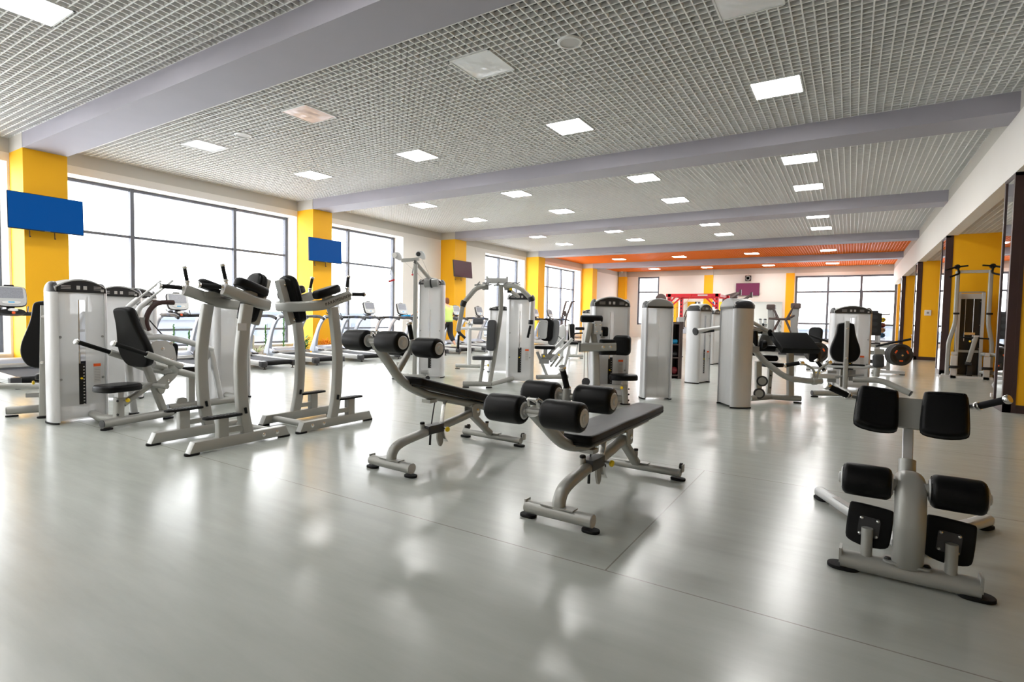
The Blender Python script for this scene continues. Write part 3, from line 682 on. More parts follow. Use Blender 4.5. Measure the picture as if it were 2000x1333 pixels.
# ---------------------------------------------------------------- weight stack towers
def tower(t, T, w=.56, h=1.64, zc=1.485, slot=True, d=.33, back_solid=True, rod_z=.75):
    """front faces local -y; parts are added to thing t"""
    q = lambda *p: T @ V(p); cw = .062
    for s in (-1, 1):
        out = [(s * (w / 2 - cw), -d / 2 + .02), (s * (w / 2 - cw), d / 2 - .02)]
        arc = []
        for k in range(9):
            a = pi / 2 - pi * k / 8; arc.append((s * (w / 2 - cw + cw * cos(a)), (d / 2 - .005) * sin(a)))
        ob('side_column', MB().prism(out[:1] + arc[::-1] + out[1:] if s > 0 else out[:1] + arc[::-1] + out[1:], .02, zc, T), 'alu', t)
        c = MB(); rings = []
        base = out[:1] + arc[::-1] + out[1:]
        cx = s * (w / 2 - cw)
        for k in range(6):
            a = pi / 2 * k / 5; f = cos(a) * .9 + .1
            rings.append([T @ V((cx + (x - cx) * (f if abs(x - cx) > 1e-6 else 1) * 1.02, y * (f * .75 + .25) * 1.02, zc + (h - zc - .035) * sin(a))) for x, y in base])
        c.rings(rings); ob('column_cap', c, 'plastic', t, 'dark grey rounded cap')
        ob('foot_plate', MB().prism([(x * 1.0 + s * .01, y * 1.02) for x, y in base], 0, .02, T, .004), 'rubber', t)
    iw = w / 2 - cw + .012
    p = MB(); y0 = -d / 2 + .028
    if slot:
        for a, b, c_, e in ((-iw, -.035, .03, zc), (.035, iw, .03, zc), (-.035, .035, .03, .2), (-.035, .035, zc - .085, zc)): p.box(((a + b) / 2, y0, (c_ + e) / 2), (b - a, .006, e - c_), T)
    else: p.box((0, y0, (.03 + zc) / 2), (2 * iw, .006, zc - .03), T)
    ob('front_panel', p, 'frost', t)
    p = MB(); y1 = d / 2 - .028
    for s in (-1, 1): p.box((s * iw / 2, y1, (.03 + zc) / 2), (iw - .002, .006, zc - .03), T)
    ob('back_panel', p, 'frost', t)
    ob('base_tray', MB().box((0, 0, .06), (2 * iw, d * .8, .03), T), 'silver', t)
    stk = MB(); n = 13
    for k in range(n): stk.box((0, 0, .2 + k * .039), (iw * 1.45, .12, .036), T)
    ob('weight_stack', stk, 'stack', t)
    if slot:
        ob('selector_strip', MB().box((0, y0 + .025, .42), (.058, .02, .5), T), 'black', t)
        hs = MB()
        for k in range(13): hs.box((.02, y0 + .0135, .2 + k * .036), (.014, .004, .012), T)
        ob('pin_marks', hs, 'paper', t, kind='stuff')
        ob('selector_pin', MB().lathe([(0, 0), (.011, 0), (.011, .02), (0, .022)], q(-.006, y0 + .012, .5), T.to_3x3() @ V((0, -1, 0)), 12), 'yellow', t)
        ob('lift_rod', MB().cyl(q(-.012, y0 + .04, .66), q(-.012, y0 + .04, 1.42), .006, 8).cyl(q(-.012, y0 + .04, .66), q(-.012, y0 + .04, .8), .013, 10), 'chrome', t)
        for s in (-1, 1): ob('guide_rod', MB().cyl(q(s * .11, .02, .1), q(s * .11, .02, 1.44), .009, 8), 'chrome', t)
        lb = ob('warning_label', MB().box((iw * .62, y0 - .0045, .53), (.07, .002, .2), T), 'paper', t)
        ob('label_head', MB().box((iw * .62, y0 - .005, .647), (.072, .0025, .034), T), 'orange', lb)
        tx = MB()
        for k in range(9): tx.box((iw * .62, y0 - .0056, .61 - k * .019), (.056, .0012, .005), T)
        ob('print', tx, 'cap_grey', lb, kind='stuff')
        for s in (-1, 1):
            for z in (.5, .98): ob('panel_clip', MB().lathe([(0, 0), (.014, 0), (.012, .008), (0, .009)], q(s * (iw - .03), y0 - .003, z), T.to_3x3() @ V((0, -1, 0)), 12), 'cap_grey', t)
    # arched top cap
    hw = w / 2 - cw * .55; arc = []
    for k in range(17):
        u = -1 + k / 8; arc.append((u * hw, zc + (h - zc) * (1 - .62 * abs(u) ** 2.2)))
    F = T @ fr((0, 0, 0), (1, 0, 0), (0, 0, 1))
    ob('top_cap', MB().prism([(-hw, zc)] + arc + [(hw, zc)], -d / 2 + .01, d / 2 - .01, F, .02, .02), 'cap_grey', t)
    pl = [(u * .9, zc + .012 + (z - zc - .012) * .8) for u, z in arc]
    ob('placard_rim', MB().prism([(-hw * .95, zc + .002)] + [(u * .95, zc + (z - zc) * .86) for u, z in arc] + [(hw * .95, zc + .002)], d / 2 - .012, d / 2 - .004, F), 'black', t)
    b = ob('placard', MB().prism([(-hw * .9, zc + .012)] + pl + [(hw * .9, zc + .012)], d / 2 - .006, d / 2 - .0, F), 'plastic', t)
    k_ = MB()
    for x in (-.035, .03): k_.box((x, -d / 2 - .0006, zc + .055), (.034, .002, .042), T)
    for k in range(3): k_.box((-.15, -d / 2 - .0006, zc + .038 + k * .016), (.09, .002, .005), T); k_.box((.15, -d / 2 - .0006, zc + .038 + k * .016), (.075, .002, .005), T)
    k_.box((hw * .8, -d / 2 - .0006, zc + .03), (.03, .002, .03), T)
    ob('placard_print', k_, 'paper', b, kind='stuff')
    ob('cap_band', MB().box((0, d / 2 - .012, zc + .012), (hw * 1.9, .012, .03), T), 'black', t)
ID = MX.Identity(4)
def TT(x, y, a=0): return MX.Translation((x, y, 0)) @ MX.Rotation(a, 4, 'Z')
def pear(sc=1.):
    P = [(-.13, 0), (-.2, .05), (-.245, .16), (-.235, .28), (-.185, .42), (-.15, .55), (-.14, .68), (-.115, .715), (0, .73)]
    return [(x * sc, y * sc) for x, y in spl2(P + [(-x, y) for x, y in P[:-1][::-1]], 3)]
def seat_shape(w, l): return spl2([(-w * .42, 0), (-w * .5, l * .3), (-w * .5, l * .75), (-w * .36, l), (w * .36, l), (w * .5, l * .75), (w * .5, l * .3), (w * .42, 0)], 3)
def base_tube(t, a, b, r=.048, caps=(1, 1), feet=(1, 1), name='base_tube'):
    a, b = V(a), V(b); d = (b - a).normalized()
    f = ob(name, MB().sweep([a, b], rrect(.088, .094, .042, 6)), 'silver', t)
    for p, s, c in ((a, -1, caps[0]), (b, 1, caps[1])):
        if c:
            e = ob('end_cap', MB().cyl(p, p + d * (s * .006), .043, 20), 'plastic', f, 'dark grey end cap')
    for p, s, c in ((a, -1, feet[0]), (b, 1, feet[1])):
        if c: q_ = p - d * (s * .045); foot(t, (q_.x, q_.y), .12, .08, (d.x, d.y, 0), .018)
    return f

# ---------------------------------------------------------------- seated dip machine, left
def dip_machine():
    t = thing('seated_dip_machine', 'dip machine with black handles, seat and tall frosted weight tower at left front', 'exercise machine', (-6.82, 2.75, 0), .22)
    tower(t, MX.Rotation(-.22, 4, 'Z') @ TT(-.79, -.12, pi / 2), .56)
    for s in (1, -1): pass
    base_tube(t, (.03, -.22, .072), (.03, .58, .072), feet=(1, 1))
    ob('link_tube', MB().sweep(fillet([(-.62, .1, .08), (-.3, -.02, .08), (0, .0, .08)], .1), rrect(.085, .085, .04, 5)), 'silver', t)
    ob('seat_post', MB().sweep([(0, -.03, .09), (0, -.02, .33)], rrect(.1, .085, .03, 5)), 'silver', t)
    ob('seat_stem', MB().bx((-.03, -.05, .32), (.03, .01, .42)), 'alu', t)
    bolts(t, [(.05, -.07, .15), (.05, -.07, .3)], (.3, -1, 0), .011, 'black')
    knob(t, (.045, -.0, .295), (.085, .005, .3))
    pad(t, 'seat', [(x, y) for x, y in seat_shape(.33, .42)], .075, TT(0, -.24) @ MX.Translation((0, 0, .405)), r=.026)
    ob('seat_brace', MB().sweep([(0, .02, .25), (0, .35, .44)], rrect(.07, .06, .015)), 'silver', t)
    ob('back_post', MB().sweep([(0, .5, .1), (0, .3, .64), (0, .2, .9)], rrect(.075, .075, .02)), 'silver', t)
    pv = ob('pivot_tube', MB().cyl((-.33, .36, .42), (.24, .36, .42), .03, 16), 'silver', t)
    b = MB().prism(spl2([(.36, .47), (.62, .6), (.66, .52), (.5, .4), (.46, .3), (.40, .33)], 2), .04, .056, fr((0, 0, 0), (0, 1, 0), (0, 0, 1)))
    g = ob('gusset_plate', b, 'silver', t); bolts(g, [(.056, .52, .46)], (1, 0, 0), .014)
    ob('lever_frame', MB().tube(fillet([(-.3, .36, .66), (-.27, .46, .6), (0, .52, .57), (.27, .46, .6), (.3, .36, .66)], .08), .036, 14), 'silver', t)
    ob('lever_tail', MB().tube([(0, .38, .66), (0, .95, .47)], .042, 16), 'silver', t)
    ob('tail_cap', MB().cyl((0, .945, .472), (0, .957, .468), .0425, 16), 'rubber', t)
    ob('rubber_stop', MB().prism(spl2([(0, 0), (.05, .02), (.09, .1), (.05, .13), (.0, .06)], 3), -.02, .02, fr((-.02, .42, .3), (0, 1, 0), (0, 0, 1)), .01, .01), 'rubber', t)
    for s in (1, -1):
        ob('press_arm', MB().cyl((s * .29, .08, .815), (s * .3, .5, .645), .037, 18, .01), 'silver', t)
        grip(t, (s * .285, -.26, .945), (s * .29, .08, .815), .024, 'rubber')
    F = fr((0, .255, .66), (1, 0, 0), (0, -.27, .96))
    p = pad(t, 'back_pad', pear(.97), .085, F @ MX.Translation((0, 0, -.01)), r=.03)
    ob('pad_board', MB().prism([(x * .9, y * .96 + .01) for x, y in pear(.97)], -.02, -.008, F), 'black', t)
    return t
dip_machine()

# shoulder style machine glimpsed behind the tower, far left
def rear_seat_machine(name, loc, rz, label, with_tower=None, sc=1., arms=True):
    t = thing(name, label, 'exercise machine', loc, rz)
    ob('back_post', MB().sweep([(0, 0, .03), (0, .09, 1.33)], rrect(.07, .09, .012, 3), up=(0, 1, 0)), 'silver', t)
    bolts(t, [(0, .036, 1.2), (0, -.01, .66)], (0, -1, .07), .016)
    F = fr((0, .095, .58), (1, 0, 0), (0, .07, 1)) @ MX.Translation((0, 0, -.085))
    pad(t, 'back_pad', pear(sc), .08, F, r=.028)
    ob('pad_piping', MB().tube([F @ V((x * 1.005, y * 1.005, .012)) for x, y in pear(sc)], .005, 6, closed=True), 'cap_grey', t)
    pad(t, 'seat', seat_shape(.33, .38), .07, TT(0, .12) @ MX.Translation((0, 0, .44)), r=.025)
    ob('seat_post', MB().bx((-.04, .26, .1), (.04, .34, .45)), 'silver', t)
    foot(t, (0, 0), .13, .1, (1, 0, 0), .02)
    return t
t = rear_seat_machine('shoulder_machine', (-8.06, 2.45, 0), .9, 'machine with black back pad seen from behind, far left beside the frosted tower', sc=1.12)
base_tube(t, (-.42, .16, .075), (.0, .3, .075), feet=(1, 0))
ob('curved_rail', MB().tube(fillet([(-.05, .3, .34), (-.5, .5, .33), (-.75, .4, .34), (-.9, -.1, .4)], .15), .036, 14), 'silver', t)
ob('seat_lever', MB().box((-.14, .2, .25), (.2, .06, .05)), 'cap_grey', t)
knob(t, (-.05, .25, .4), (-.16, .2, .4))
ob('side_post', MB().sweep([(-.12, .3, .1), (-.1, .28, .4)], rrect(.07, .06, .015)), 'silver', t)
def tower_only(name, label, loc, rz, slot=True, group='frosted weight towers', **k):
    t = thing(name, label, 'weight tower', loc, rz, group); tower(t, ID, slot=slot, **k); return t
tower_only('weight_tower', 'dark capped weight tower just behind the nearest left tower', (-9.0, 3.62, 0), 1.2, False)
tower_only('weight_tower', 'weight tower mostly hidden behind two others, left of the dip back pad', (-9.5, 4.05, 0), 1.2, False)

# ---------------------------------------------------------------- lever machine behind the dip machine
def lever_machine():
    t = thing('chest_press_machine', 'pale lever machine with curved grips behind the dip machine, frosted tower at its end', 'exercise machine', (-7.3, 3.5, 0))
    tower(t, TT(-.57, 1.1, -pi / 2), .56, slot=False)
    base_tube(t, (.05, -.06, .075), (.02, .98, .075), feet=(1, 1))
    ob('tower_link', MB().sweep([(-.4, .95, .08), (.02, .95, .08)], rrect(.085, .085, .04, 5)), 'silver', t)
    ob('mount_ear', MB().prism(spl2([(-.07, 0), (-.06, .06), (0, .075), (.06, .06), (.07, 0)], 3), -.02, .02, fr((.05, .1, .115), (0, 1, 0), (0, 0, 1))), 'silver', t)
    ob('top_tube', MB().tube(spline([(.05, -.55, .93), (.05, -.3, .965), (.05, -.1, .965), (.05, .15, .91), (.05, .5, .79)], 5), .038, 16), 'silver_lt', t)
    ob('rear_post', MB().sweep([(.04, .48, .8), (.04, .55, .45), (.03, .62, .1)], rrect(.07, .07, .02)), 'silver_lt', t)
    ob('front_post', MB().sweep([(.02, -.5, .93), (-.02, -.45, .4), (-.05, -.4, .05)], rrect(.08, .07, .02)), 'silver_lt', t)
    foot(t, (-.05, -.4), .12, .1, (1, 0, 0), .05)
    b = ob('side_plate', MB().prism(spl2([(-.28, .93), (.0, .93), (.06, .62), (-.06, .6), (-.24, .72)], 2), .05, .065, fr((0, 0, 0), (0, 1, 0), (0, 0, 1))), 'silver_lt', t)
    bolts(b, [(.065, -.02, .89), (.065, -.02, .68), (.065, -.12, .82)], (1, 0, 0), .018)
    ob('cam_pulley', MB().lathe([(0, -.012), (.1, -.012), (.11, -.006), (.104, 0), (.11, .006), (.1, .012), (0, .012)], (.06, .36, .73), (1, 0, 0), 28), 'cap_grey', t)
    pad(t, 'chest_pad', BLOB(.2, .3), .07, fr((-.05, .0, .74), (-1, 0, 0), (0, .1, 1)), r=.025)
    pad(t, 'seat', seat_shape(.3, .36), .07, TT(-.1, .12) @ MX.Translation((0, 0, .5)), r=.025)
    ob('seat_post', MB().bx((-.13, .25, .06), (-.06, .33, .51)), 'silver', t)
    for x in (.04, -.26):
        a = ob('lever_arm', MB().sweep(spline([(x, -.22, .98), (x, -.37, 1.08), (x, -.4, 1.22), (x, -.36, 1.33), (x, -.25, 1.44)], 5), rrect(.05, .07, .02), up=(1, 0, 0)), 'silver_lt', t)
        ob('pivot_block', MB().box((x, -.32, 1.13), (.06, .1, .16)), 'cap_grey', a)
        g = ob('long_handle', MB().cyl((x, -.27, 1.42), (x, .02, 1.68), .014, 12, .004), 'silver_lt', t)
        ob('handle_flange', MB().prism([(0, 0), (.06, .05), (.05, .0)], -.004, .004, fr((x, -.28, 1.36), (0, 1, 0), (0, 0, 1))), 'silver_lt', g)
        ob('curved_grip', MB().tube(spline([(x + .01, -.27, 1.05), (x + .01, -.3, 1.17), (x + .01, -.25, 1.31), (x + .01, -.15, 1.39), (x + .01, .02, 1.4)], 5), .03, 14), 'vinyl_red', t)
    ob('adjust_rod', MB().cyl((.05, -.28, 1.2), (.05, -.12, 1.0), .008, 8), 'black', t)
    return t
lever_machine()

# ---------------------------------------------------------------- high pulley machine
def pulley_machine():
    t = thing('pulley_machine', 'tall pulley machine with swan neck arm and red cable handle', 'exercise machine', (-7.29, 7.89, 0), R(28))
    tower(t, TT(.24, .8, 0), .56, 2.08, 1.93)
    base_tube(t, (-.42, .25, .075), (-.1, .25, .075), feet=(1, 1), caps=(0, 0)); base_tube(t, (-.14, .12, .08), (.3, .12, .08), caps=(0, 0), feet=(0, 0))
    base_tube(t, (.36, -.02, .075), (.24, .5, .08), feet=(1, 0))
    ob('roller_cover', MB().lathe([(.0, -.07), (.05, -.07), (.055, 0), (.05, .07), (0, .07)], (.28, .06, .19), (1, 0, 0)), 'cap_grey', t)
    ob('upright', MB().sweep([(.04, .2, .1), (.04, .2, 2.3)], rrect(.07, .09, .012)), 'silver', t)
    ob('left_upright', MB().sweep([(-.3, .25, .1), (-.3, .25, .35)], rrect(.07, .07, .015)), 'silver', t)
    ob('boom', MB().sweep([(.3, .6, 1.98), (-.03, .4, 2.38)], rrect(.075, .07, .02)), 'silver', t)
    ob('boom_pivot', MB().cyl((.14, .55, 1.95), (.42, .55, 1.97), .085, 20, .01), 'cap_grey', t)
    ob('pivot_band', MB().cyl((.27, .55, 1.96), (.3, .55, 1.962), .1, 20), 'black', t)
    ob('head_bar', MB().prism([(-.3, 2.36), (.06, 2.4), (.06, 2.46), (-.1, 2.44), (-.28, 2.43)], -.04, .04, fr((0, .4, 0), (1, 0, 0), (0, 0, 1))), 'silver', t)
    for x, z, nm in ((-.4, 2.47, 'left'), (.08, 2.5, 'right')):
        p = ob('pulley_cover', MB().prism(spl2([(-.1, .0), (-.06, .08), (.04, .1), (.1, .04), (.12, -.06), (.08, -.09), (-.02, -.04)], 3), -.03, .03, fr((x, .38, z), (1, 0, 0), (0, 0, 1)), .008, .008), 'silver_lt', t)
        ob('pulley', MB().lathe([(0, -.012), (.045, -.012), (.035, 0), (.045, .012), (0, .012)], (x - .02, .345, z + .02), (0, 1, 0)), 'black' if nm == 'right' else 'chrome', p)
    ob('cable', MB().cyl((-.25, .38, 2.38), (.2, .45, 1.98), .003, 6).cyl((.12, .38, 2.44), (.3, .5, 2.0), .003, 6).cyl((-.47, .38, 2.42), (-.47, .36, 2.2), .003, 6), 'paper', t)
    for x, z0 in ((.0, 2.4), (-.47, 2.26)):
        m_ = 'black' if x == 0 else 'cap_grey'
        h = ob('cable_handle', MB().tube([(x, .3, z0), (x - .05, .3, z0 - .26), (x - .04, .3, z0 - .3)], .007, 6).tube([(x, .3, z0), (x + .05, .3, z0 - .24)], .007, 6), m_, t)
        ob('handle_grip', MB().cyl((x - .06, .3, z0 - .3), (x + .06, .3, z0 - .26), .017, 12, .004), 'red', h)
    return t
pulley_machine()

# ---------------------------------------------------------------- pec fly machine
def pec_machine():
    t = thing('pec_fly_machine', 'pec fly machine with two long hanging arms and a dark grey back pad', 'exercise machine', (-5.71, 7.93, 0), R(28))
    tower(t, TT(.72, 1.1, 0), .56, 1.78, 1.64)
    base_tube(t, (-.24, 0, .072), (.27, .03, .072), feet=(1, 1))
    ob('long_base', MB().sweep([(.25, .0, .075), (.58, .95, .075)], rrect(.09, .09, .042, 6)), 'silver', t)
    ob('seat_post', MB().sweep([(.06, .03, .1), (.11, .06, .5)], rrect(.065, .06, .02)), 'silver', t)
    ob('seat_stem', MB().sweep([(.1, .06, .42), (.115, .07, .53)], rrect(.045, .04, .01)), 'chrome', t)
    knob(t, (.13, .04, .4), (.19, .03, .41))
    pad(t, 'seat', rrect(.36, .3, .07, 4), .07, MX.Translation((.1, .05, .51)), 'vinyl_grey', r=.022)
    ob('main_post', MB().sweep(fillet([(.24, .06, .1), (.33, .1, .68), (.42, .14, 1.5), (.4, .16, 1.88)], .2), rrect(.075, .08, .015)), 'silver', t)
    pad(t, 'back_pad', rrect(.17, .56, .06, 5), .075, fr((.27, .02, .955), (.95, -.25, 0), (.13, .08, 1)), 'vinyl_grey', r=.025)
    ob('top_tray', MB().prism([(-.2, 0), (-.2, .13), (-.17, .13), (-.16, .1), (.16, .1), (.17, .13), (.2, .13), (.2, 0)], -.05, .05, fr((.33, .15, 1.9), (1, 0, 0), (0, 0, 1)), .006), 'silver_lt', t)
    for x, s in ((.12, -1), (.52, 1)): ob('pivot_hub', MB().cyl((x, .14, 1.78), (x, .14, 1.92), .06, 20, .01), 'cap_grey', t)
    for k, x in enumerate((-.02, .18, .33, .48, .6, .7)): ob('adjuster_lever', MB().cyl((x, .05, 1.87 + .02 * (k % 2)), (x + .05, .02, 1.92), .012, 8).cyl((x - .05, .06, 1.86), (x + .06, .06, 1.875), .015, 8), 'cap_grey', t)
    a = ob('left_arm', MB().tube(fillet([(.14, .12, 1.85), (-.02, .02, 1.82), (-.25, -.05, 1.53)], .14), .044, 16), 'silver', t)
    ob('arm_collar', MB().cyl((-.235, -.045, 1.57), (-.27, -.05, 1.47), .055, 18, .006), 'black', a)
    l = ob('left_link', MB().sweep([(-.26, -.05, 1.49), (-.34, -.06, 1.02)], rrect(.08, .06, .015), up=(0, 1, 0)), 'silver', t)
    ob('left_handle', MB().cyl((-.35, -.06, 1.05), (-.28, -.06, .95), .03, 12, .005).cyl((-.3, -.1, .99), (-.2, -.1, .9), .024, 12, .005), 'black', l)
    ob('hanging_grip', MB().cyl((-.34, .02, .95), (-.35, .02, .7), .02, 12, .004), 'grip', l)
    a = ob('right_arm', MB().tube(fillet([(.46, .12, 1.86), (.72, .02, 1.86), (.97, -.02, 1.62)], .14), .044, 16), 'silver', t)
    ob('arm_collar', MB().cyl((.95, -.02, 1.66), (.975, -.02, 1.58), .055, 18, .006), 'black', a)
    l = ob('right_link', MB().cyl((.975, -.02, 1.6), (.965, -.03, 1.24), .036, 16), 'alu', t)
    ob('right_handle', MB().cyl((.965, -.03, 1.25), (.962, -.03, 1.17), .045, 14, .005), 'black', l)
    ob('hanging_grip', MB().cyl((.96, -.05, 1.15), (.915, -.06, .93), .021, 12, .004), 'grip', l)
    ob('cam_lever', MB().sweep([(.54, .1, 1.8), (.7, .4, 1.68)], rrect(.05, .06, .01)), 'silver', t)
    ob('yellow_tab', MB().box((.59, .08, 1.8), (.05, .03, .06)), 'yellow', t, 'yellow tab')
    ob('black_strap', MB().box((.56, .07, 1.75), (.07, .02, .05)), 'black', t)
    return t
pec_machine()
tower_only('weight_tower', 'dark sided weight tower hidden behind the pec fly machine', (-6.95, 10.6, 0), R(28), False, w=.6, h=1.55, zc=1.44)
def leg_curl():
    t = thing('leg_curl_machine', 'pale T-bar frame machine behind the pec fly machine', 'exercise machine', (-7.9, 10.6, 0), R(28))
    base_tube(t, (-.3, 0, .08), (.4, 0, .08), feet=(1, 1), caps=(0, 0))
    ob('post', MB().cyl((.03, 0, .1), (.03, 0, .98), .05, 18), 'silver_lt', t)
    ob('cross_bar', MB().cyl((-.28, 0, 1.0), (.6, 0, .98), .038, 16, .01), 'silver_lt', t)
    pad(t, 'thigh_pad', rrect(.26, .14, .05), .1, fr((.25, -.06, 1.16), (1, 0, 0), (0, .3, 1)), 'vinyl_grey', r=.03)
    ob('lever', MB().tube([(.05, 0, 1.0), (.12, -.05, 1.14), (.3, -.02, 1.14)], .02, 10), 'silver_lt', t)
    ob('adjuster', MB().cyl((.0, -.03, 1.12), (.1, -.03, 1.08), .025, 10, .004), 'cap_grey', t)
    knob(t, (.02, -.04, 1.1), (-.03, -.06, 1.12))
leg_curl()

# ---------------------------------------------------------------- seated leg press (grey shell seat)
def leg_press():
    t = thing('leg_press_machine', 'leg press with a grey shell seat beside the pec fly tower', 'exercise machine', (-5.23, 9.55, 0), R(28))
    base_tube(t, (-.12, .0, .09), (.5, .25, .09), feet=(1, 1), caps=(1, 1))
    ob('side_brace', MB().sweep([(-.13, .1, .6), (.08, .1, .12)], rrect(.06, .06, .015)), 'silver_lt', t)
    ob('rear_strut', MB().sweep(fillet([(.3, .18, .12), (.42, .2, .2), (.53, .25, .72)], .1), rrect(.05, .05, .015)), 'silver_lt', t)
    for a, b in (((.0, .1, .42), (.42, .25, .88)), ((.15, -.05, .42), (.58, .1, .88))):
        r_ = ob('seat_rail', MB().sweep([a, b], rrect(.05, .06, .012)), 'silver_lt', t)
    ob('carriage', MB().box((.1, .08, .5), (.28, .2, .12)).box((.02, .0, .42), (.2, .12, .1)), 'cap_grey', t)
    for x in (-.04, .05, .16): ob('carriage_roller', MB().cyl((x, -.05, .43), (x, .12, .43), .03, 12), 'plastic', t)
    ob('seat_column', MB().bx((.0, .02, .4), (.08, .1, .7)), 'silver_lt', t)
    pad(t, 'seat', rrect(.42, .36, .08, 4), .07, MX.Translation((.03, .08, .66)), r=.025)
    F = fr((.21, .0, 1.0), (.85, -.5, 0), (.12, .1, 1))
    n = 10; vs = MB(); rg = []
    out = spl2([(-.1, -.26), (.06, -.26), (.12, -.1), (.11, .16), (.09, .26), (-.07, .26), (-.09, .1), (-.13, -.12)], 4)
    pad(t, 'shell_back', out, .045, F, 'shell', r=.02, label='grey moulded seat back')
    G = fr((-.02, -.03, 1.06), (.9, -.42, 0), (.05, .1, 1))
    pad(t, 'back_pad', rrect(.26, .46, .1, 5), .09, G @ MX.Translation((.06, 0, -.1)), 'vinyl', r=.03)
    p = ob('back_plate', MB().prism(rrect(.2, .38, .05), -.005, .01, G), 'silver_lt', t)
    bolts(p, [G @ V((x, y, .01)) for x in (-.07, .07) for y in (-.15, .15)], G.to_3x3() @ V((0, 0, 1)), .012)
    knob(t, (.24, -.02, .54), (.3, -.04, .55)); knob(t, (.05, -.06, .5), (.02, -.1, .52))
    for s in (-1, 1): ob('foot_strap', MB().cyl((.2 + .05 * s, .12, .3), (.35 + .05 * s, .2, .5), .02, 10), 'silver', t)
    return t
leg_press()
def seat_110():
    t = thing('seated_machine', 'small machine with upright black back pad and pale side cover, before far left windows', 'exercise machine', (-7.72, 15.66, 0), R(28))
    base_tube(t, (0, 0, .08), (.52, .05, .08), feet=(1, 1))
    for x in (.1, .3): ob('post', MB().sweep([(x, .02, .1), (x + .06 * (1 if x > .2 else -1), .04, .5)], rrect(.06, .06, .015)), 'silver_lt', t)
    pad(t, 'seat', rrect(.3, .3, .06), .08, MX.Translation((.22, .05, .45)), r=.025)
    pad(t, 'back_pad', [(x * 1., y) for x, y in rrect(.22, .56, .05, 4)], .08, fr((.13, .1, .82), (1, 0, 0), (-.12, .1, 1)), r=.025)
    ob('back_post', MB().sweep([(.1, .0, .5), (.04, .0, 1.12)], rrect(.04, .05, .01)), 'paper', t)
    ob('arm_rest', MB().tube(fillet([(.2, 0, .6), (.22, -.02, .8), (.5, -.02, .82)], .06), .025, 10), 'vinyl', t)
    roller(t, (.4, .05, .96), .3, .05, caps=(0, 0))
    ob('side_cover', MB().prism(spl2([(-.2, 0), (-.28, .25), (-.2, .5), (0, .62), (.1, .4), (.08, 0)], 3), -.1, .1, fr((-.1, .35, .5), (1, 0, 0), (0, 0, 1)), .04, .04), 'silver_lt', t)
    ob('cover_post', MB().bx((-.2, .3, 0), (-.1, .4, .55)), 'silver_lt', t)
    ob('side_rod', MB().cyl((-.55, -.1, .95), (0, -.1, .45), .012, 8), 'black', t)
    return t
seat_110()

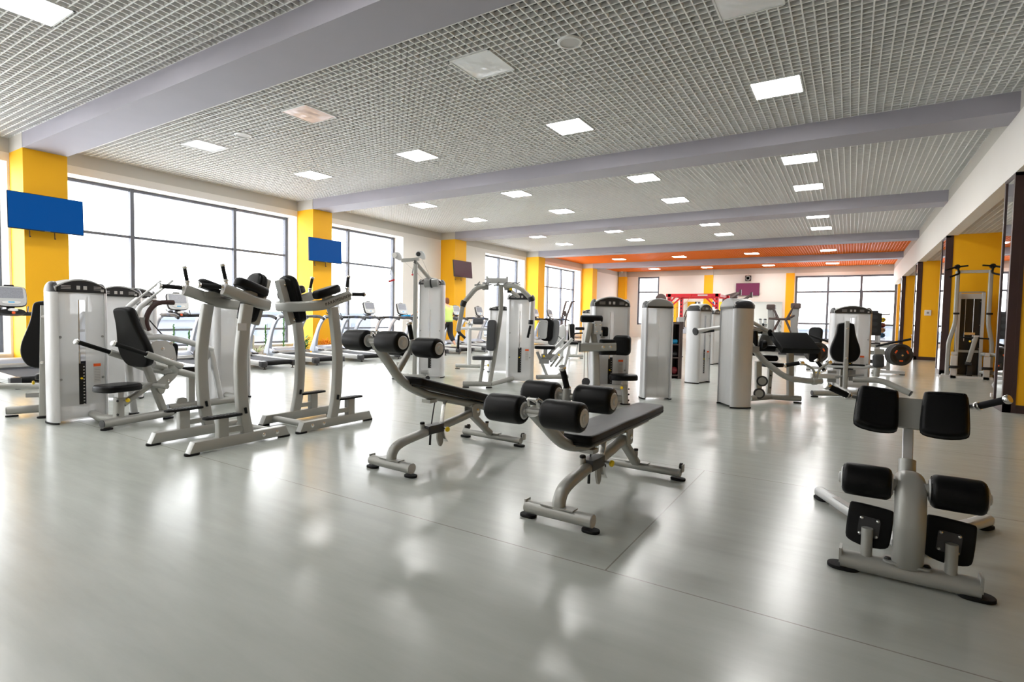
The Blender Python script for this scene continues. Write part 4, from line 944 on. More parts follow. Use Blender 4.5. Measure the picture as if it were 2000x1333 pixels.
# ---------------------------------------------------------------- low row machine with the big tower, centre
def row_machine():
    t = thing('rotary_machine', 'machine with arm pads, round seat and the big placard tower in the centre', 'exercise machine', (-2.84, 7.88, 0), R(33))
    tower(t, TT(-.24, .33, 0), .62)
    ob('main_post', MB().sweep([(-.47, -.0, .12), (-.5, .02, .8), (-.58, .04, 1.22)], rrect(.1, .09, .02)), 'silver', t)
    ob('left_post', MB().sweep([(-.66, -.06, .93), (-.6, -.02, 1.23)], rrect(.075, .075, .015)), 'silver', t)
    ob('head_plate', MB().prism(rrect(.11, .2, .015), -.03, .03, fr((-.49, -.02, 1.16), (1, 0, 0), (.12, 0, 1)), .004), 'silver_lt', t)
    bolts(t, [(-.53, -.052, 1.2), (-.45, -.052, 1.2), (-.51, -.052, 1.1), (-.44, -.052, 1.1)], (0, -1, 0), .014)
    roller(t, (-.57, .06, 1.29), .34, .055, caps=(0, 0), name='top_roll')
    m_ = ob('cross_beam', MB().sweep([(-.76, -.1, .86), (-.22, -.1, .88)], rrect(.075, .13, .03), up=(0, 0, 1)), 'silver', t)
    ob('end_cap', MB().box((-.765, -.1, .86), (.012, .077, .132)), 'plastic', m_)
    bolts(m_, [(-.42, -.138, .87), (-.31, -.138, .875)], (0, -1, 0), .02)
    for z0, z1 in ((.92, .985), (.755, .82)):
        pad(t, 'arm_pad', rrect(.26, .13, .05), .065, fr((-.33, -.06, z0), (1, 0, .02), (0, 1, 0)), r=.022)
    b = MB().prism(BLOB(.27, .3, 6), -.13, .13, fr((-.11, -.02, .9), (.3, 1, 0), (0, 0, 1)), .06, .06); ob('side_cushion', b, 'vinyl', t)
    pad(t, 'chest_pad', rrect(.11, .15, .03), .09, fr((-.34, .1, 1.1), (.6, -.8, 0), (0, 0, 1)), r=.02)
    ob('chest_pad_arm', MB().bx((-.42, .03, 1.0), (-.36, .1, 1.12)), 'silver', t)
    pad(t, 'seat', spl2([(-.2, -.1), (-.22, 0), (-.18, .14), (0, .17), (.18, .14), (.22, 0), (.2, -.1), (.1, -.16), (-.1, -.16)], 3), .085, MX.Translation((-.08, -.03, .375)), r=.03)
    ob('seat_post', MB().sweep([(-.04, -.02, .0), (-.06, -.01, .3)], rrect(.095, .09, .025)), 'silver', t)
    ob('seat_stem', MB().bx((-.1, -.04, .29), (-.03, .03, .39)), 'alu', t)
    knob(t, (-.08, -.06, .265), (-.11, -.1, .265)); bolts(t, [(.0, -.06, .07), (.0, -.06, .16), (.0, -.06, .24)], (.4, -1, 0), .011, 'black')
    ob('base_tube', MB().sweep([(-.55, .0, .09), (-.04, .0, .09)], rrect(.09, .1, .03)), 'silver', t)
    ob('base_spine', MB().sweep([(-.2, .0, .07), (-.2, .3, .07)], rrect(.08, .08, .03)), 'silver', t)
    ob('mid_brace', MB().sweep([(-.46, .0, .27), (-.06, .0, .27)], rrect(.06, .07, .02)), 'silver_lt', t)
    ob('cable', MB().cyl((-.68, -.05, .9), (-.68, -.05, .36), .004, 6).cyl((-.64, -.05, .9), (-.62, -.05, .36), .004, 6), 'rackbrown', t)
    ob('low_pulley', MB().lathe([(0, -.012), (.06, -.012), (.05, 0), (.06, .012), (0, .012)], (-.65, -.05, .34), (.5, 1, 0)).bx((-.7, -.02, .03), (-.6, .04, .34)), 'plastic', t)
    foot(t, (-.5, 0), .2, .14); foot(t, (-.04, -.02), .15, .12)
    return t
row_machine()
tower_only('weight_tower', 'frosted weight tower seen from behind, right of the round seat', (-2.695, 8.77, 0), R(33) + pi, False, w=.5, d=.33)
tower_only('weight_tower', 'weight tower turned sideways right of the small brown shelf', (-2.68, 11.6, 0), R(74), True)
tower_only('weight_tower', 'far weight tower half hidden by the one before the red rig', (-3.5, 16.8, 0), R(80), False)
tower_only('weight_tower', 'small far weight tower by the fifth window column', (-8.5, 19.2, 0), R(20), True, w=.62)

# ---------------------------------------------------------------- arm curl machine
def curl_machine():
    t = thing('arm_curl_machine', 'arm curl machine with a wide slanted black arm pad and tower at its left', 'exercise machine', (-1.0, 9.55, 0), R(33))
    tower(t, TT(-.82, -.38, R(92)), .56)
    base_tube(t, (-.42, -.06, .075), (.0, .12, .078), caps=(0, 0), feet=(0, 0)); base_tube(t, (-.03, .14, .078), (.42, -.02, .075), feet=(0, 1))
    ob('front_post', MB().sweep([(.28, .04, .1), (.26, .06, .82)], rrect(.09, .08, .012)), 'silver', t)
    ob('rear_post', MB().sweep([(-.26, .0, .1), (-.28, .0, .66)], rrect(.09, .08, .012)), 'silver', t)
    ob('seat_post', MB().sweep([(.0, .2, .1), (.02, .2, .56)], rrect(.07, .07, .015)), 'silver', t); bolts(t, [(.01, .16, .22), (.01, .16, .42)], (0, -1, 0), .012, 'black')
    pad(t, 'seat', rrect(.34, .3, .08), .07, MX.Translation((.05, .25, .56)), r=.025)
    F = fr((.275, .05, .97), (1, 0, 0), (.2, -.62, .78)); F = fr((.28, -.02, .965), (1, 0, 0.0), (-.2, .25, .3))
    pad(t, 'arm_pad', [(-.27, -.2), (.33, -.2), (.27, .2), (-.33, .2)], .1, fr((.28, .02, .93), (1, 0, 0), (-.1, .32, .27)), r=.02)
    ob('pad_roll', MB().cyl((-.12, .1, .93), (-.2, .1, .93), .07, 20, .02), 'vinyl', t)
    ob('pad_bracket', MB().box((.22, .12, .84), (.3, .14, .06)), 'silver', t)
    a = ob('curl_arm', MB().tube(fillet([(-.46, .02, 1.0), (-.33, .0, .82), (-.2, -.04, .66), (.08, -.2, .42), (.4, -.26, .385), (.6, -.26, .39)], .13), .045, 18), 'silver', t)
    ob('arm_collar', MB().cyl((.45, -.26, .387), (.52, -.26, .388), .06, 20, .006), 'silver', a)
    ob('arm_clamp', MB().box((-.36, .0, .85), (.14, .1, .1)), 'cap_grey', t)
    f = MB().sweep(fillet([(.49, -.26, .42), (.47, -.27, .56), (.36, -.28, .63), (.26, -.28, .665)], .05), rrect(.035, .035, .015)); f.sweep(fillet([(.52, -.26, .42), (.54, -.27, .56), (.62, -.28, .63), (.69, -.28, .685)], .05), rrect(.035, .035, .015))
    h = ob('handle_fork', f, 'silver', t)
    for x, z in ((.26, .665), (.69, .685)): ob('fork_hub', MB().cyl((x, -.32, z), (x, -.24, z), .034, 18, .006), 'chrome', h)
    grip(t, (.24, -.26, .665), (.06, -.2, .62), .03, 'rubber'); grip(t, (.52, -.24, .7), (.64, -.24, .56), .026, 'rubber')
    b = MB().prism(BLOB(.16, .2), -.07, .07, fr((.62, -.02, .76), (.8, .6, 0), (0, 0, 1)), .03, .03); ob('side_cushion', b, 'vinyl', t)
    for z, n_ in ((.86, .5), (.7, .3)): roller(t, (-.0 + (0 if z > .8 else -.02), .2, z), n_, .05, caps=(0, 0), name='support_roll')
    for zz in (.15, .35):
        ob('cable_pulley', MB().lathe([(0, -.014), (.085, -.014), (.072, 0), (.085, .014), (0, .014)], (-.3 + zz * .2, -.05, zz), (.3, 1, 0), 28), 'plastic', t)
        ob('pulley_cover', MB().lathe([(0, -.018), (.06, -.018), (.06, .018), (0, .018)], (-.3 + zz * .2, -.05, zz), (.3, 1, 0), 24), 'silver', t)
    ob('upper_link', MB().tube([(-.5, .0, 1.23), (-.1, .3, 1.13), (.05, .34, 1.1)], .04, 14).tube([(-.42, .02, 1.3), (.05, .34, 1.13)], .03, 12), 'silver_lt', t)
    ob('counterweight', MB().prism(spl2([(-.14, 0), (-.1, .2), (-.04, .34), (.14, .34), (.14, 0)], 3), -.03, .03, fr((.0, .4, .8), (1, 0, 0), (0, 0, 1)), .01, .01), 'cap_grey', t)
    ob('upper_grip', MB().cyl((-.3, .2, 1.12), (-.12, .25, 1.12), .022, 12, .004), 'grip', t)
    pad(t, 'back_pad', rrect(.1, .42, .04), .07, fr((-.24, .22, .95), (.7, -.7, 0), (-.15, 0, 1)), r=.02)
    ob('pad_spine', MB().sweep([(-.2, .2, .8), (-.24, .18, 1.12)], rrect(.03, .04, .006)), 'silver_lt', t)
    bolts(t, [(-.06, .1, 1.12)], (.5, -1, 0), .045, 'grip')
    return t
curl_machine()
def back_row():
    t = thing('plate_side_arm', 'pale arm with round black end pad left of the arm curl tower', 'exercise machine', (-2.0, 9.9, 0), R(33))
    ob('arm', MB().cyl((-.35, 0, 1.1), (.55, .35, 1.22), .045, 16), 'silver_lt', t)
    ob('end_pad', MB().cyl((-.37, 0, 1.1), (-.34, .01, 1.105), .07, 20, .01), 'plastic', t)
    ob('grip', MB().cyl((-.28, .02, 1.09), (0, .1, 1.12), .024, 12), 'grip', t)
    ob('post', MB().bx((.5, .3, .0), (.6, .4, 1.25)), 'silver_lt', t)
    foot(t, (.55, .35), .2, .2)
back_row()

# ---------------------------------------------------------------- seated machine with pear pad, right of centre
t = rear_seat_machine('leg_extension_machine', (-.05, 11.58, 0), R(10), 'machine with a pear shaped black back pad facing its placard tower', sc=1.0)
tower(t, TT(.22, 1.05, R(4)), .72)
base_tube(t, (-.62, -.75, .07), (.14, -.45, .07), feet=(1, 0)); ob('spine', MB().sweep([(.0, -.5, .07), (.0, .9, .07)], rrect(.08, .08, .03)), 'silver', t)
ob('hand_rail', MB().tube(fillet([(-.38, .1, .52), (-.3, .05, .49), (.3, .05, .49), (.4, .1, .53)], .05), .024, 12), 'silver_lt', t)
ob('rail_pad', MB().sweep([(-.3, .06, .535), (-.05, .06, .535)], rrect(.05, .03, .012)).sweep([(.05, .06, .535), (.3, .06, .535)], rrect(.05, .03, .012)), 'vinyl', t)
a = ob('swing_arm', MB().tube(fillet([(.1, -.1, .28), (.52, -.15, .3), (.92, -.3, .11)], .12), .05, 16), 'silver', t)
ob('arm_cap', MB().cyl((.915, -.298, .112), (.93, -.306, .104), .051, 16), 'plastic', a)
b = MB().prism(BLOB(.17, .24, 5), -.07, .07, fr((.46, -.16, .64), (1, 0, .06), (-.08, 0, 1)), .05, .05); ob('shin_pad', b, 'vinyl_grey', t)
ob('shin_post', MB().cyl((.44, -.14, .36), (.46, -.14, .55), .05, 14).box((.47, -.14, .8), (.14, .08, .1)), 'silver', t)
ob('left_beam', MB().sweep([(-.56, -.05, .31), (-.1, .1, .31)], rrect(.08, .09, .02)), 'silver_lt', t)
ob('yellow_grip', MB().cyl((-.54, -.1, .38), (-.42, -.1, .37), .014, 10), 'yellow', t, 'yellow lever grip')
grip(t, (-.22, -.6, .16), (-.06, -.72, .06), .022); ob('handle_tube', MB().tube([(-.06, -.72, .06), (.0, -.73, .03), (.12, -.6, .05)], .02, 10), 'silver', t)
ob('linkage', MB().box((-.2, .15, .3), (.14, .1, .22)).box((.12, .12, .34), (.1, .08, .2)).cyl((-.3, .05, .28), (.3, .08, .36), .02, 10), 'cap_grey', t)
# ---------------------------------------------------------------- treadmills facing the windows
def treadmill():
    t = thing('treadmill', 'x', 'treadmill', (0, 0, 0), pi / 2, 'treadmills in a row along the windows')
    for s in (-1, 1):
        F = fr((s * .395, 0, 0), (0, 1, 0), (0, 0, 1))
        r_ = ob('side_rail', MB().prism([(.1, .085), (.1, .16), (.12, .185), (1.72, .235), (1.72, .11), (1.6, .085)], -.065, .065, F, .012, .012, 3), 'silver_lt', t)
        g = MB()
        for z in (.11, .135): g.bx((s * .395 - .0665, .12, z), (s * .395 + .0665, 1.6, z + .006))
        ob('rail_groove', g, 'cap_grey', r_)
        ob('rear_cap', MB().prism([(0.005, .06), (0, .16), (.02, .19), (.13, .195), (.13, .07)], -.07, .07, F, .012, .012, 3), 'plastic', t)
        ob('level_foot', MB().cyl((s * .36, .06, 0), (s * .36, .06, .07), .012, 8).cyl((s * .36, .06, 0), (s * .36, .06, .012), .035, 12), 'black', t)
        # upright
        p = spline([(s * .43, 1.98, .22), (s * .43, 1.93, .42), (s * .43, 1.84, .7), (s * .43, 1.72, .95), (s * .42, 1.58, 1.14), (s * .42, 1.45, 1.2)], 5)
        n = len(p); sc = [1.65 - .95 * min(1, i / (n * .45)) if i < n * .45 else .78 - .1 * (i / n - .45) for i in range(n)]
        ob('upright', MB().sweep(p, rrect(.075, .16, .03, 4), up=(0, 1, 0), scale=sc), 'steelblue', t)
        ob('upright_foot', MB().prism([(1.6, .235), (1.68, .3), (1.84, .36), (2.1, .3), (2.12, .2), (1.65, .2)], -.05, .05, fr((s * .42, 0, 0), (0, 1, 0), (0, 0, 1)), .02, .02), 'steelblue', t)
        ob('foot_trim', MB().prism([(1.56, .232), (1.6, .275), (1.72, .29), (1.74, .232)], -.055, .055, fr((s * .42, 0, 0), (0, 1, 0), (0, 0, 1)), .015, .015), 'plastic', t)
        h = ob('handrail', MB().sweep(spline([(s * .42, 1.5, 1.205), (s * .42, 1.2, 1.215), (s * .42, .95, 1.205), (s * .42, .78, 1.15)], 4), rrect(.055, .075, .025, 4)), 'plastic', t)
        ob('rail_joint', MB().sweep([(s * .42, 1.2, 1.215), (s * .42, 1.08, 1.213)], rrect(.059, .079, .026, 4)), 'navy', h, 'navy rail joint')
    ob('running_belt', MB().bx((-.335, .1, .175), (.335, 1.74, .19)), 'belt', t)
    ob('deck', MB().bx((-.335, .13, .1), (.335, 1.74, .172)), 'black', t)
    ob('rear_roller', MB().cyl((-.325, .085, .135), (.325, .085, .135), .05, 16), 'rubber', t)
    b = MB().prism(spl2([(1.66, .18), (1.72, .28), (1.84, .37), (1.98, .38), (2.14, .3), (2.17, .14), (2.1, .07), (1.7, .07)], 3), -.37, .37, fr((0, 0, 0), (0, 1, 0), (0, 0, 1)), .04, .04)
    ob('motor_hood', b, 'steelblue', t)
    ob('hood_band', MB().prism(spl2([(1.62, .2), (1.68, .275), (1.78, .3), (1.8, .2)], 3), -.365, .365, fr((0, 0, 0), (0, 1, 0), (0, 0, 1)), .02, .02), 'cap_grey', t)
    ob('cross_bar', MB().sweep(spline([(-.42, 1.5, 1.2), (-.2, 1.6, 1.19), (0, 1.63, 1.19), (.2, 1.6, 1.19), (.42, 1.5, 1.2)], 4), rrect(.09, .07, .025)), 'plastic', t)
    hb = ob('control_hub', MB().prism(spl2([(-.2, -.05), (-.16, .06), (.16, .06), (.2, -.05)], 3), -.05, .05, fr((0, 1.57, 1.21), (1, 0, 0), (0, .5, .85)), .015, .015), 'black', t)
    Q = fr((0, 1.52, 1.235), (1, 0, 0), (0, .5, .85))
    ob('control_panel', MB().prism(spl2([(-.08, .0), (-.06, .055), (.06, .055), (.08, 0)], 3), .0, .012, Q), 'white', hb, 'white control panel')
    ob('stop_button', MB().lathe([(0, 0), (.026, 0), (.026, .012), (.018, .02), (0, .02)], Q @ V((0, -.035, 0)), Q.to_3x3() @ V((0, 0, 1)), 16), 'orange', hb, 'orange stop button')
    ob('stalk', MB().sweep([(0, 1.62, 1.18), (0, 1.68, 1.36)], rrect(.12, .05, .02)), 'black', t)
    ob('accessory_rod', MB().cyl((.2, 1.52, 1.22), (.25, 1.66, 1.32), .012, 8).cyl((-.2, 1.52, 1.22), (-.25, 1.66, 1.32), .012, 8), 'black', t)
    G = fr((0, 1.66, 1.5), (1, 0, 0), (0, .28, .96))
    out = spl2([(-.19, -.2), (-.23, -.12), (-.235, .12), (-.21, .195), (.21, .195), (.235, .12), (.23, -.12), (.19, -.2)], 3)
    c = ob('console', MB().prism(out, -.05, .02, G, .018, .02), 'plastic', t)
    ob('console_face', MB().prism([(x * .94, y * .94) for x, y in out], .02, .024, G), 'silver_lt', c)
    ob('screen', MB().prism(rrect(.36, .2, .02), .024, .027, G @ MX.Translation((0, .06, 0))), 'screen', c)
    ob('key_panel', MB().prism(spl2([(-.12, -.03), (-.14, .03), (.14, .03), (.12, -.03)], 3), .024, .032, G @ MX.Translation((0, -.12, 0))), 'white', c)
    ob('key_light', MB().prism(rrect(.09, .02, .008), .032, .034, G @ MX.Translation((0, -.115, 0))), 'cyan', c)
    ob('console_handle', MB().prism(rrect(.14, .03, .012), -.03, .01, G @ MX.Translation((0, .2, 0))), 'black', c)
    ob('fan_knob', MB().cyl((-.22, 1.56, 1.26), (-.16, 1.56, 1.26), .045, 16, .006), 'black', hb)
    return t
TM = [(3.45, 'treadmill at the far left edge, before the first orange column'), (4.9, 'treadmill hidden behind the dip machine tower, beside the first orange column'),
      (6.3, 'treadmill with its console above the lever machine, left of the knee raise stations'), (7.73, 'treadmill whose rear shows between the two knee raise stations'),
      (9.15, 'treadmill in front of the second orange column, behind the right knee raise station'), (10.6, 'treadmill just right of the right knee raise station posts'),
      (12.0, 'treadmill with its console just left of the pulley machine post and above raised rollers'), (13.45, 'treadmill with a blue towel under its console, person in navy on it'),
      (14.9, 'treadmill carrying the person in a lime tee'), (16.4, 'treadmill in front of the third orange column, right of the person in lime'),
      (17.9, 'treadmill behind the pec fly machine, next to the third column'), (22.55, 'treadmill with a reddish screen before the fourth column, seen over the leg press'),
      (24.0, 'farthest treadmill, before the fourth column, seen over the grey shell seat')]
t0 = treadmill()
for i, (y, lab) in enumerate(TM):
    o = t0 if i == 0 else dup(t0)
    o.location = (-11.15, y, 0); o['label'] = lab

# ---------------------------------------------------------------- people
def skinned(name, vs, es, m, parent, sub=2, label=None):
    me = bpy.data.meshes.new(name); me.from_pydata([v[:3] for v in vs], es, []); o = bpy.data.objects.new(name, me); COL.objects.link(o)
    md = o.modifiers.new('s', 'SKIN'); md.use_smooth_shade = True
    for i, v in enumerate(vs):
        d = me.skin_vertices[0].data[i]; r = v[3]; d.radius = r if isinstance(r, tuple) else (r, r); d.use_root = i == 0
    sb = o.modifiers.new('b', 'SUBSURF'); sb.levels = sub; sb.render_levels = sub
    bpy.context.view_layer.update()
    ev = o.evaluated_get(bpy.context.evaluated_depsgraph_get()); m2 = bpy.data.meshes.new_from_object(ev)
    bpy.data.objects.remove(o); m2.name = name
    m2.materials.clear(); m2.materials.append(M[m])
    for p in m2.polygons: p.use_smooth = True
    q = link(name, m2, parent); tag(q, label); return q
def person(label, loc, rz, hands, feet, tee, legs, leg_len, lean=.08, h=1.0, heavy=1.0, turn=0., hair='hair', sleeve=.5):
    """faces +y; hands / feet: target points (left, right) in local space; joints are placed by two-bone IK"""
    t = thing('person', label, 'person', loc, rz)
    def ik(a, b, l1, l2, pole):
        a, b = V(a), V(b); d = b - a; L = min(d.length, (l1 + l2) * .995); d.normalize()
        x = (l1 * l1 - l2 * l2 + L * L) / (2 * L); hh = sqrt(max(l1 * l1 - x * x, 0)); p = V(pole); p = (p - d * p.dot(d)).normalized()
        return a + d * x + p * hh, a + d * L
    hip = V((0, 0, .93 * h)); up = V((0, lean, 1)).normalized()
    ch = hip + up * .32 * h; nk = hip + up * .53 * h; hd = nk + V((0, .03, .12)) * h
    k = heavy; vs = []; es = []
    def add(p, r, par=None):
        vs.append((*p, r)); i = len(vs) - 1
        if par is not None: es.append((par, i))
        return i
    r0_ = add(hip, (.15 * k, .11 * k)); w_ = add(hip + up * .15 * h, (.14 * k, .1 * k), r0_); c_ = add(ch, (.155 * k, .11 * k), w_); s_ = add(hip + up * .44 * h, (.13, .09), c_); n_ = add(nk, .055, s_); add(nk + V((0, .01, .05)), .05, n_)
    tv = [(*(hip - up * .1), (.17 * k, .13 * k)), (*(hip + up * .02), (.17 * k, .13 * k)), (*(hip + up * .15 * h), (.16 * k, .12 * k)), (*ch, (.17 * k, .125 * k)), (*(hip + up * .45 * h), (.14, .1)), (*(nk + V((0, 0, -.035))), .075)]; te = [(0, 1), (1, 2), (2, 3), (3, 4), (4, 5)]
    lv = [(*(hip + up * .08), (.15 * k, .112 * k)), (*(hip - V((0, 0, .03))), (.16 * k, .12 * k))]; le = [(0, 1)]
    for i, s in enumerate((-1, 1)):
        sh = ch + up * .13 * h + V((s * .19, 0, 0)); el, wr = ik(sh, hands[i], .29 * h, .25 * h, (s * .5, -.4, -.7))
        a = add(sh, .055 * k ** .5, s_); b = add(el, .04, a); c2 = add(wr, .028, b); pm = wr + (wr - el).normalized() * .05; d2 = add(pm, (.04, .022), c2)
        fd = (wr - el).normalized(); sd = fd.cross(V((0, 0, 1))); sd = sd.normalized() if sd.length > .01 else V((1, 0, 0))
        for j in range(4):
            f1 = pm + fd * .055 + sd * ((j - 1.5) * .021); f2 = f1 + fd * .035 + V((0, 0, -.025)); e = add(f1, .0095, d2); add(f2, .008, e)
        e = add(pm + sd * (-s * .045) + fd * .01 , .011, d2); add(pm + sd * (-s * .06) + fd * .05 + V((0, 0, -.01)), .009, e)
        q = len(tv); tv += [(*sh, .072 * k ** .5), (*(sh.lerp(el, sleeve)), .062), (*(sh.lerp(el, min(1, sleeve + .25))), .06)]; te += [(4, q), (q, q + 1), (q + 1, q + 2)]
        hj = hip + V((s * .09, 0, -.05)); kn, an = ik(hj, V(feet[i]) + V((0, 0, .085)), .44 * h, .42 * h, (0, 1, .1))
        a = add(hj, .095 * k, r0_); b = add(hj.lerp(kn, .5), .078 * k, a); c2 = add(kn, .055, b); m2 = add(kn.lerp(an, .4), .054, c2); d2 = add(an, .038, m2); add(an + V((0, .1, -.05)), .03, d2)
        q = len(lv); lv.append((*hj, .105 * k)); le.append((1, q)); n = 5
        for j in range(1, n + 1):
            u = leg_len * j / n; p = hj.lerp(kn, u * 2) if u <= .5 else kn.lerp(an, u * 2 - 1)
            lv.append((*p, (.098 - .04 * u) * k if leg_len > .6 else .1 * k)); le.append((q + j - 1, q + j))
        b_ = MB(); y0 = V(feet[i])
        F = MX.Translation(y0 + V((0, .03, .0)))
        b_.prism(spl2([(-.04, -.1), (-.042, .02), (-.046, .1), (-.03, .16), (.03, .16), (.046, .1), (.042, .02), (.04, -.1)], 3), 0, .085, F, .04, .01)
        ob('shoe', b_, 'shoe', t)
    skinned('body', vs, es, 'skin', t)
    skinned('tee_shirt', tv, te, tee, t)
    skinned('leggings' if leg_len > .6 else 'shorts', lv, le, legs, t)
    T = MX.Translation(hd) @ MX.Rotation(turn, 4, 'Z')
    f = MB(); f.T = T; f.ball((0, 0, .0), (.074, .092, .112), 20, 14); f.ball((0, .045, -.06), (.05, .045, .05), 14, 8)
    f.prism([(-.012, -.03), (.012, -.03), (.006, .03), (-.006, .03)], .08, .108, fr((0, 0, -.005), (1, 0, 0), (0, 0, 1)) @ MX.Scale(-1, 4, (0, 0, 1)), .008)
    for s in (-1, 1): f.ball((s * .076, -.005, -.01), (.012, .022, .034), 10, 8)
    hd_ = ob('head', f, 'skin', t)
    e = MB(); e.T = T
    for s in (-1, 1): e.ball((s * .03, .083, .012), (.012, .008, .008), 8, 6)
    ob('eyes', e, 'white', hd_); e = MB(); e.T = T; e.ball((0, .084, -.052), (.022, .008, .006), 8, 6); ob('mouth', e, 'ball_r', hd_)
    hr = MB(); hr.T = T; hr.ball((0, -.022, .022), (.088, .095, .112), 20, 12); hr.ball((0, -.06, -.03), (.075, .055, .075), 16, 10); ob('hair', hr, hair, t)
    return t
person('person in a lime tee and black leggings walking on a treadmill, seen from behind', (-11.95, 14.83, .19), pi / 2 - .12, [(-.26, .34, 1.08), (.26, .34, 1.1)], [(-.1, .2, 0), (.1, -.28, .02)], 'tee', 'leggings', .86, .1, 1.02, 1.28)
person('person in navy tee and blue shorts on a treadmill, mostly hidden behind the pulley tower', (-11.5, 13.52, .19), pi / 2, [(-.44, .74, 1.0), (.36, .7, 1.0)], [(-.1, .22, 0), (.1, -.22, .02)], 'navy_cloth', 'shorts', .5, .08, 1.05, 1.12)
tw_ = thing('towel', 'bright blue towel lying on the treadmill crossbar beside the pulley post', 'towel', (-12.62, 13.45, 1.22))
ob('cloth', MB().prism([(x, y) for x, y in spl2([(-.28, -.2), (-.3, .1), (-.1, .2), (.2, .16), (.28, -.05), (.15, -.2)], 3)], 0, .05, MX.Rotation(-.1, 4, 'Y') @ MX.Translation((.04, 0, .01)), .02, .02), 'blue_towel', tw_)

# ---------------------------------------------------------------- screens
def tv(name, label, m, loc, rz, w, h, tilt=0., logo=True, mount=True):
    t = thing(name, label, 'tv', loc, rz)
    G = fr((0, 0, 0), (1, 0, 0), (0, -sin(tilt), cos(tilt)))
    ob('case', MB().prism(rrect(w, h, .01), -.05, 0, G, .004, .012), 'black', t)
    ob('screen', MB().prism(rrect(w - .02, h - .025, .004), 0, .003, G @ MX.Translation((0, .003, 0))), m, t)
    if logo: ob('logo', MB().prism(rrect(.09, .009, .003), 0, .004, G @ MX.Translation((0, -h / 2 + .007, 0))), 'cap_grey', t)
    if mount:
        ob('wall_mount', MB().bx((-.2, .04, -.15), (.2, .055, .15)).bx((-.04, .05, -.06), (.04, .29, .06)).bx((-.2, .27, -.2), (.2, .3, .2)), 'plastic', t)
        for x in (-.2, .2): ob('mount_hook', MB().cyl((x, .26, -h / 2 + .05), (x, .26, -h / 2 - .1), .008, 8).cyl((x, .26, -h / 2 - .1), (x, .23, -h / 2 - .1), .012, 8), 'brown', t)
    return t
tv('television', 'television showing plain blue on the nearest orange column', 'tv_blue', (-13.6, 4.25, 3.17), pi / 2, 1.2, .71, -.03)
tv('television', 'television showing plain blue on the second orange column', 'tv_blue', (-13.6, 10.97, 3.2), pi / 2, 1.2, .7, -.03)
tv('television', 'switched off grey television on the third orange column', 'tv_off', (-13.6, 17.83, 3.22), pi / 2, 1.22, .68, -.1)
tv('television', 'plum coloured television on the far wall', 'tv_plum', (-5.82, 38.14, 3.37), 0, 1.43, .81, 0, False, False)
t = thing('wall_speaker', 'small dark square speaker above the plum television', 'speaker', (-5.8, 38.12, 4.09)); ob('speaker_case', MB().box((0, 0, 0), (.34, .2, .34)), 'brown', t)
ob('speaker_cone', MB().lathe([(0, -.02), (.06, -.01), (.13, .012), (.14, .012), (.15, 0), (0, 0)], (0, -.1, 0), (0, -1, 0)), 'cap_grey', t)
ob('cable', MB().cyl((0, .09, .17), (0, .09, .62), .008, 6), 'paper', t)
for x, y, z, lb in ((-14.3, 37.79, 4.71, 'small white camera under the orange ceiling at the far left corner'), (1.3, 38.14, 4.71, 'small white camera under the orange ceiling near the far right corner')):
    t = thing('security_camera', lb, 'camera', (x, y, z)); ob('camera_body', MB().lathe([(0, .03), (.09, .03), (.09, 0), (.07, -.05), (0, -.08)]), 'white', t); ob('lens', MB().ball((0, -.06, -.03), .03), 'black', t)
t = thing('thermostat', 'white square wall control on the third orange yellow partition', 'wall control', (2.33, 24.575, 1.72)); ob('plate', MB().prism(rrect(.2, .2, .02), 0, .03, fr((0, 0, 0), (1, 0, 0), (0, 0, 1)), .006), 'white', t); ob('button', MB().prism(rrect(.07, .07, .01), .03, .036, fr((0, 0, 0), (1, 0, 0), (0, 0, 1))), 'cap_grey', t)

# ---------------------------------------------------------------- radiators and plants under the windows
for y, w_, lb in ((8.65, 1.2, 'white ribbed radiator under the window behind the knee raise stations'), (12.75, 1.3, 'white ribbed radiator under the window past the second column'), (22.6, 1.2, 'white ribbed radiator under the window before the fourth column')):
    t = thing('radiator', lb, 'radiator', (-14.58, y, 0), pi / 2, 'radiators under the windows')
    b = MB(); n = int(w_ / .06)
    for k in range(n): b.prism(rrect(.046, .09, .018), .1, .64, MX.Translation((-w_ / 2 + (k + .5) * w_ / n, 0, 0)), .015)
    ob('fins', b, 'radiator', t); ob('header', MB().bx((-w_ / 2, -.03, .57), (w_ / 2, .03, .62)).bx((-w_ / 2, -.03, .12), (w_ / 2, .03, .17)), 'radiator', t)
    for x in (-w_ / 2 + .1, w_ / 2 - .1): ob('foot', MB().bx((x - .02, -.04, 0), (x + .02, .04, .12)), 'radiator', t)
def blade(b, base, d, L, w, droop, n=6):
    base = V(base); d = V(d).normalized(); sd = d.cross(V((0, 0, 1))); sd = sd.normalized() if sd.length > .05 else V((1, 0, 0)); vs = []; fs = []
    for i in range(n + 1):
        u = i / n; p = base + d * (L * u) - V((0, 0, 1)) * (droop * L * u * u); q = w * (1 - u) ** .6 * (.5 + u) if u < 1 else 0
        vs += [p - sd * q, p + sd * q + V((0, 0, .0))]
    for i in range(n): a = 2 * i; fs.append((a, a + 1, a + 3, a + 2))
    b.add(vs, fs)
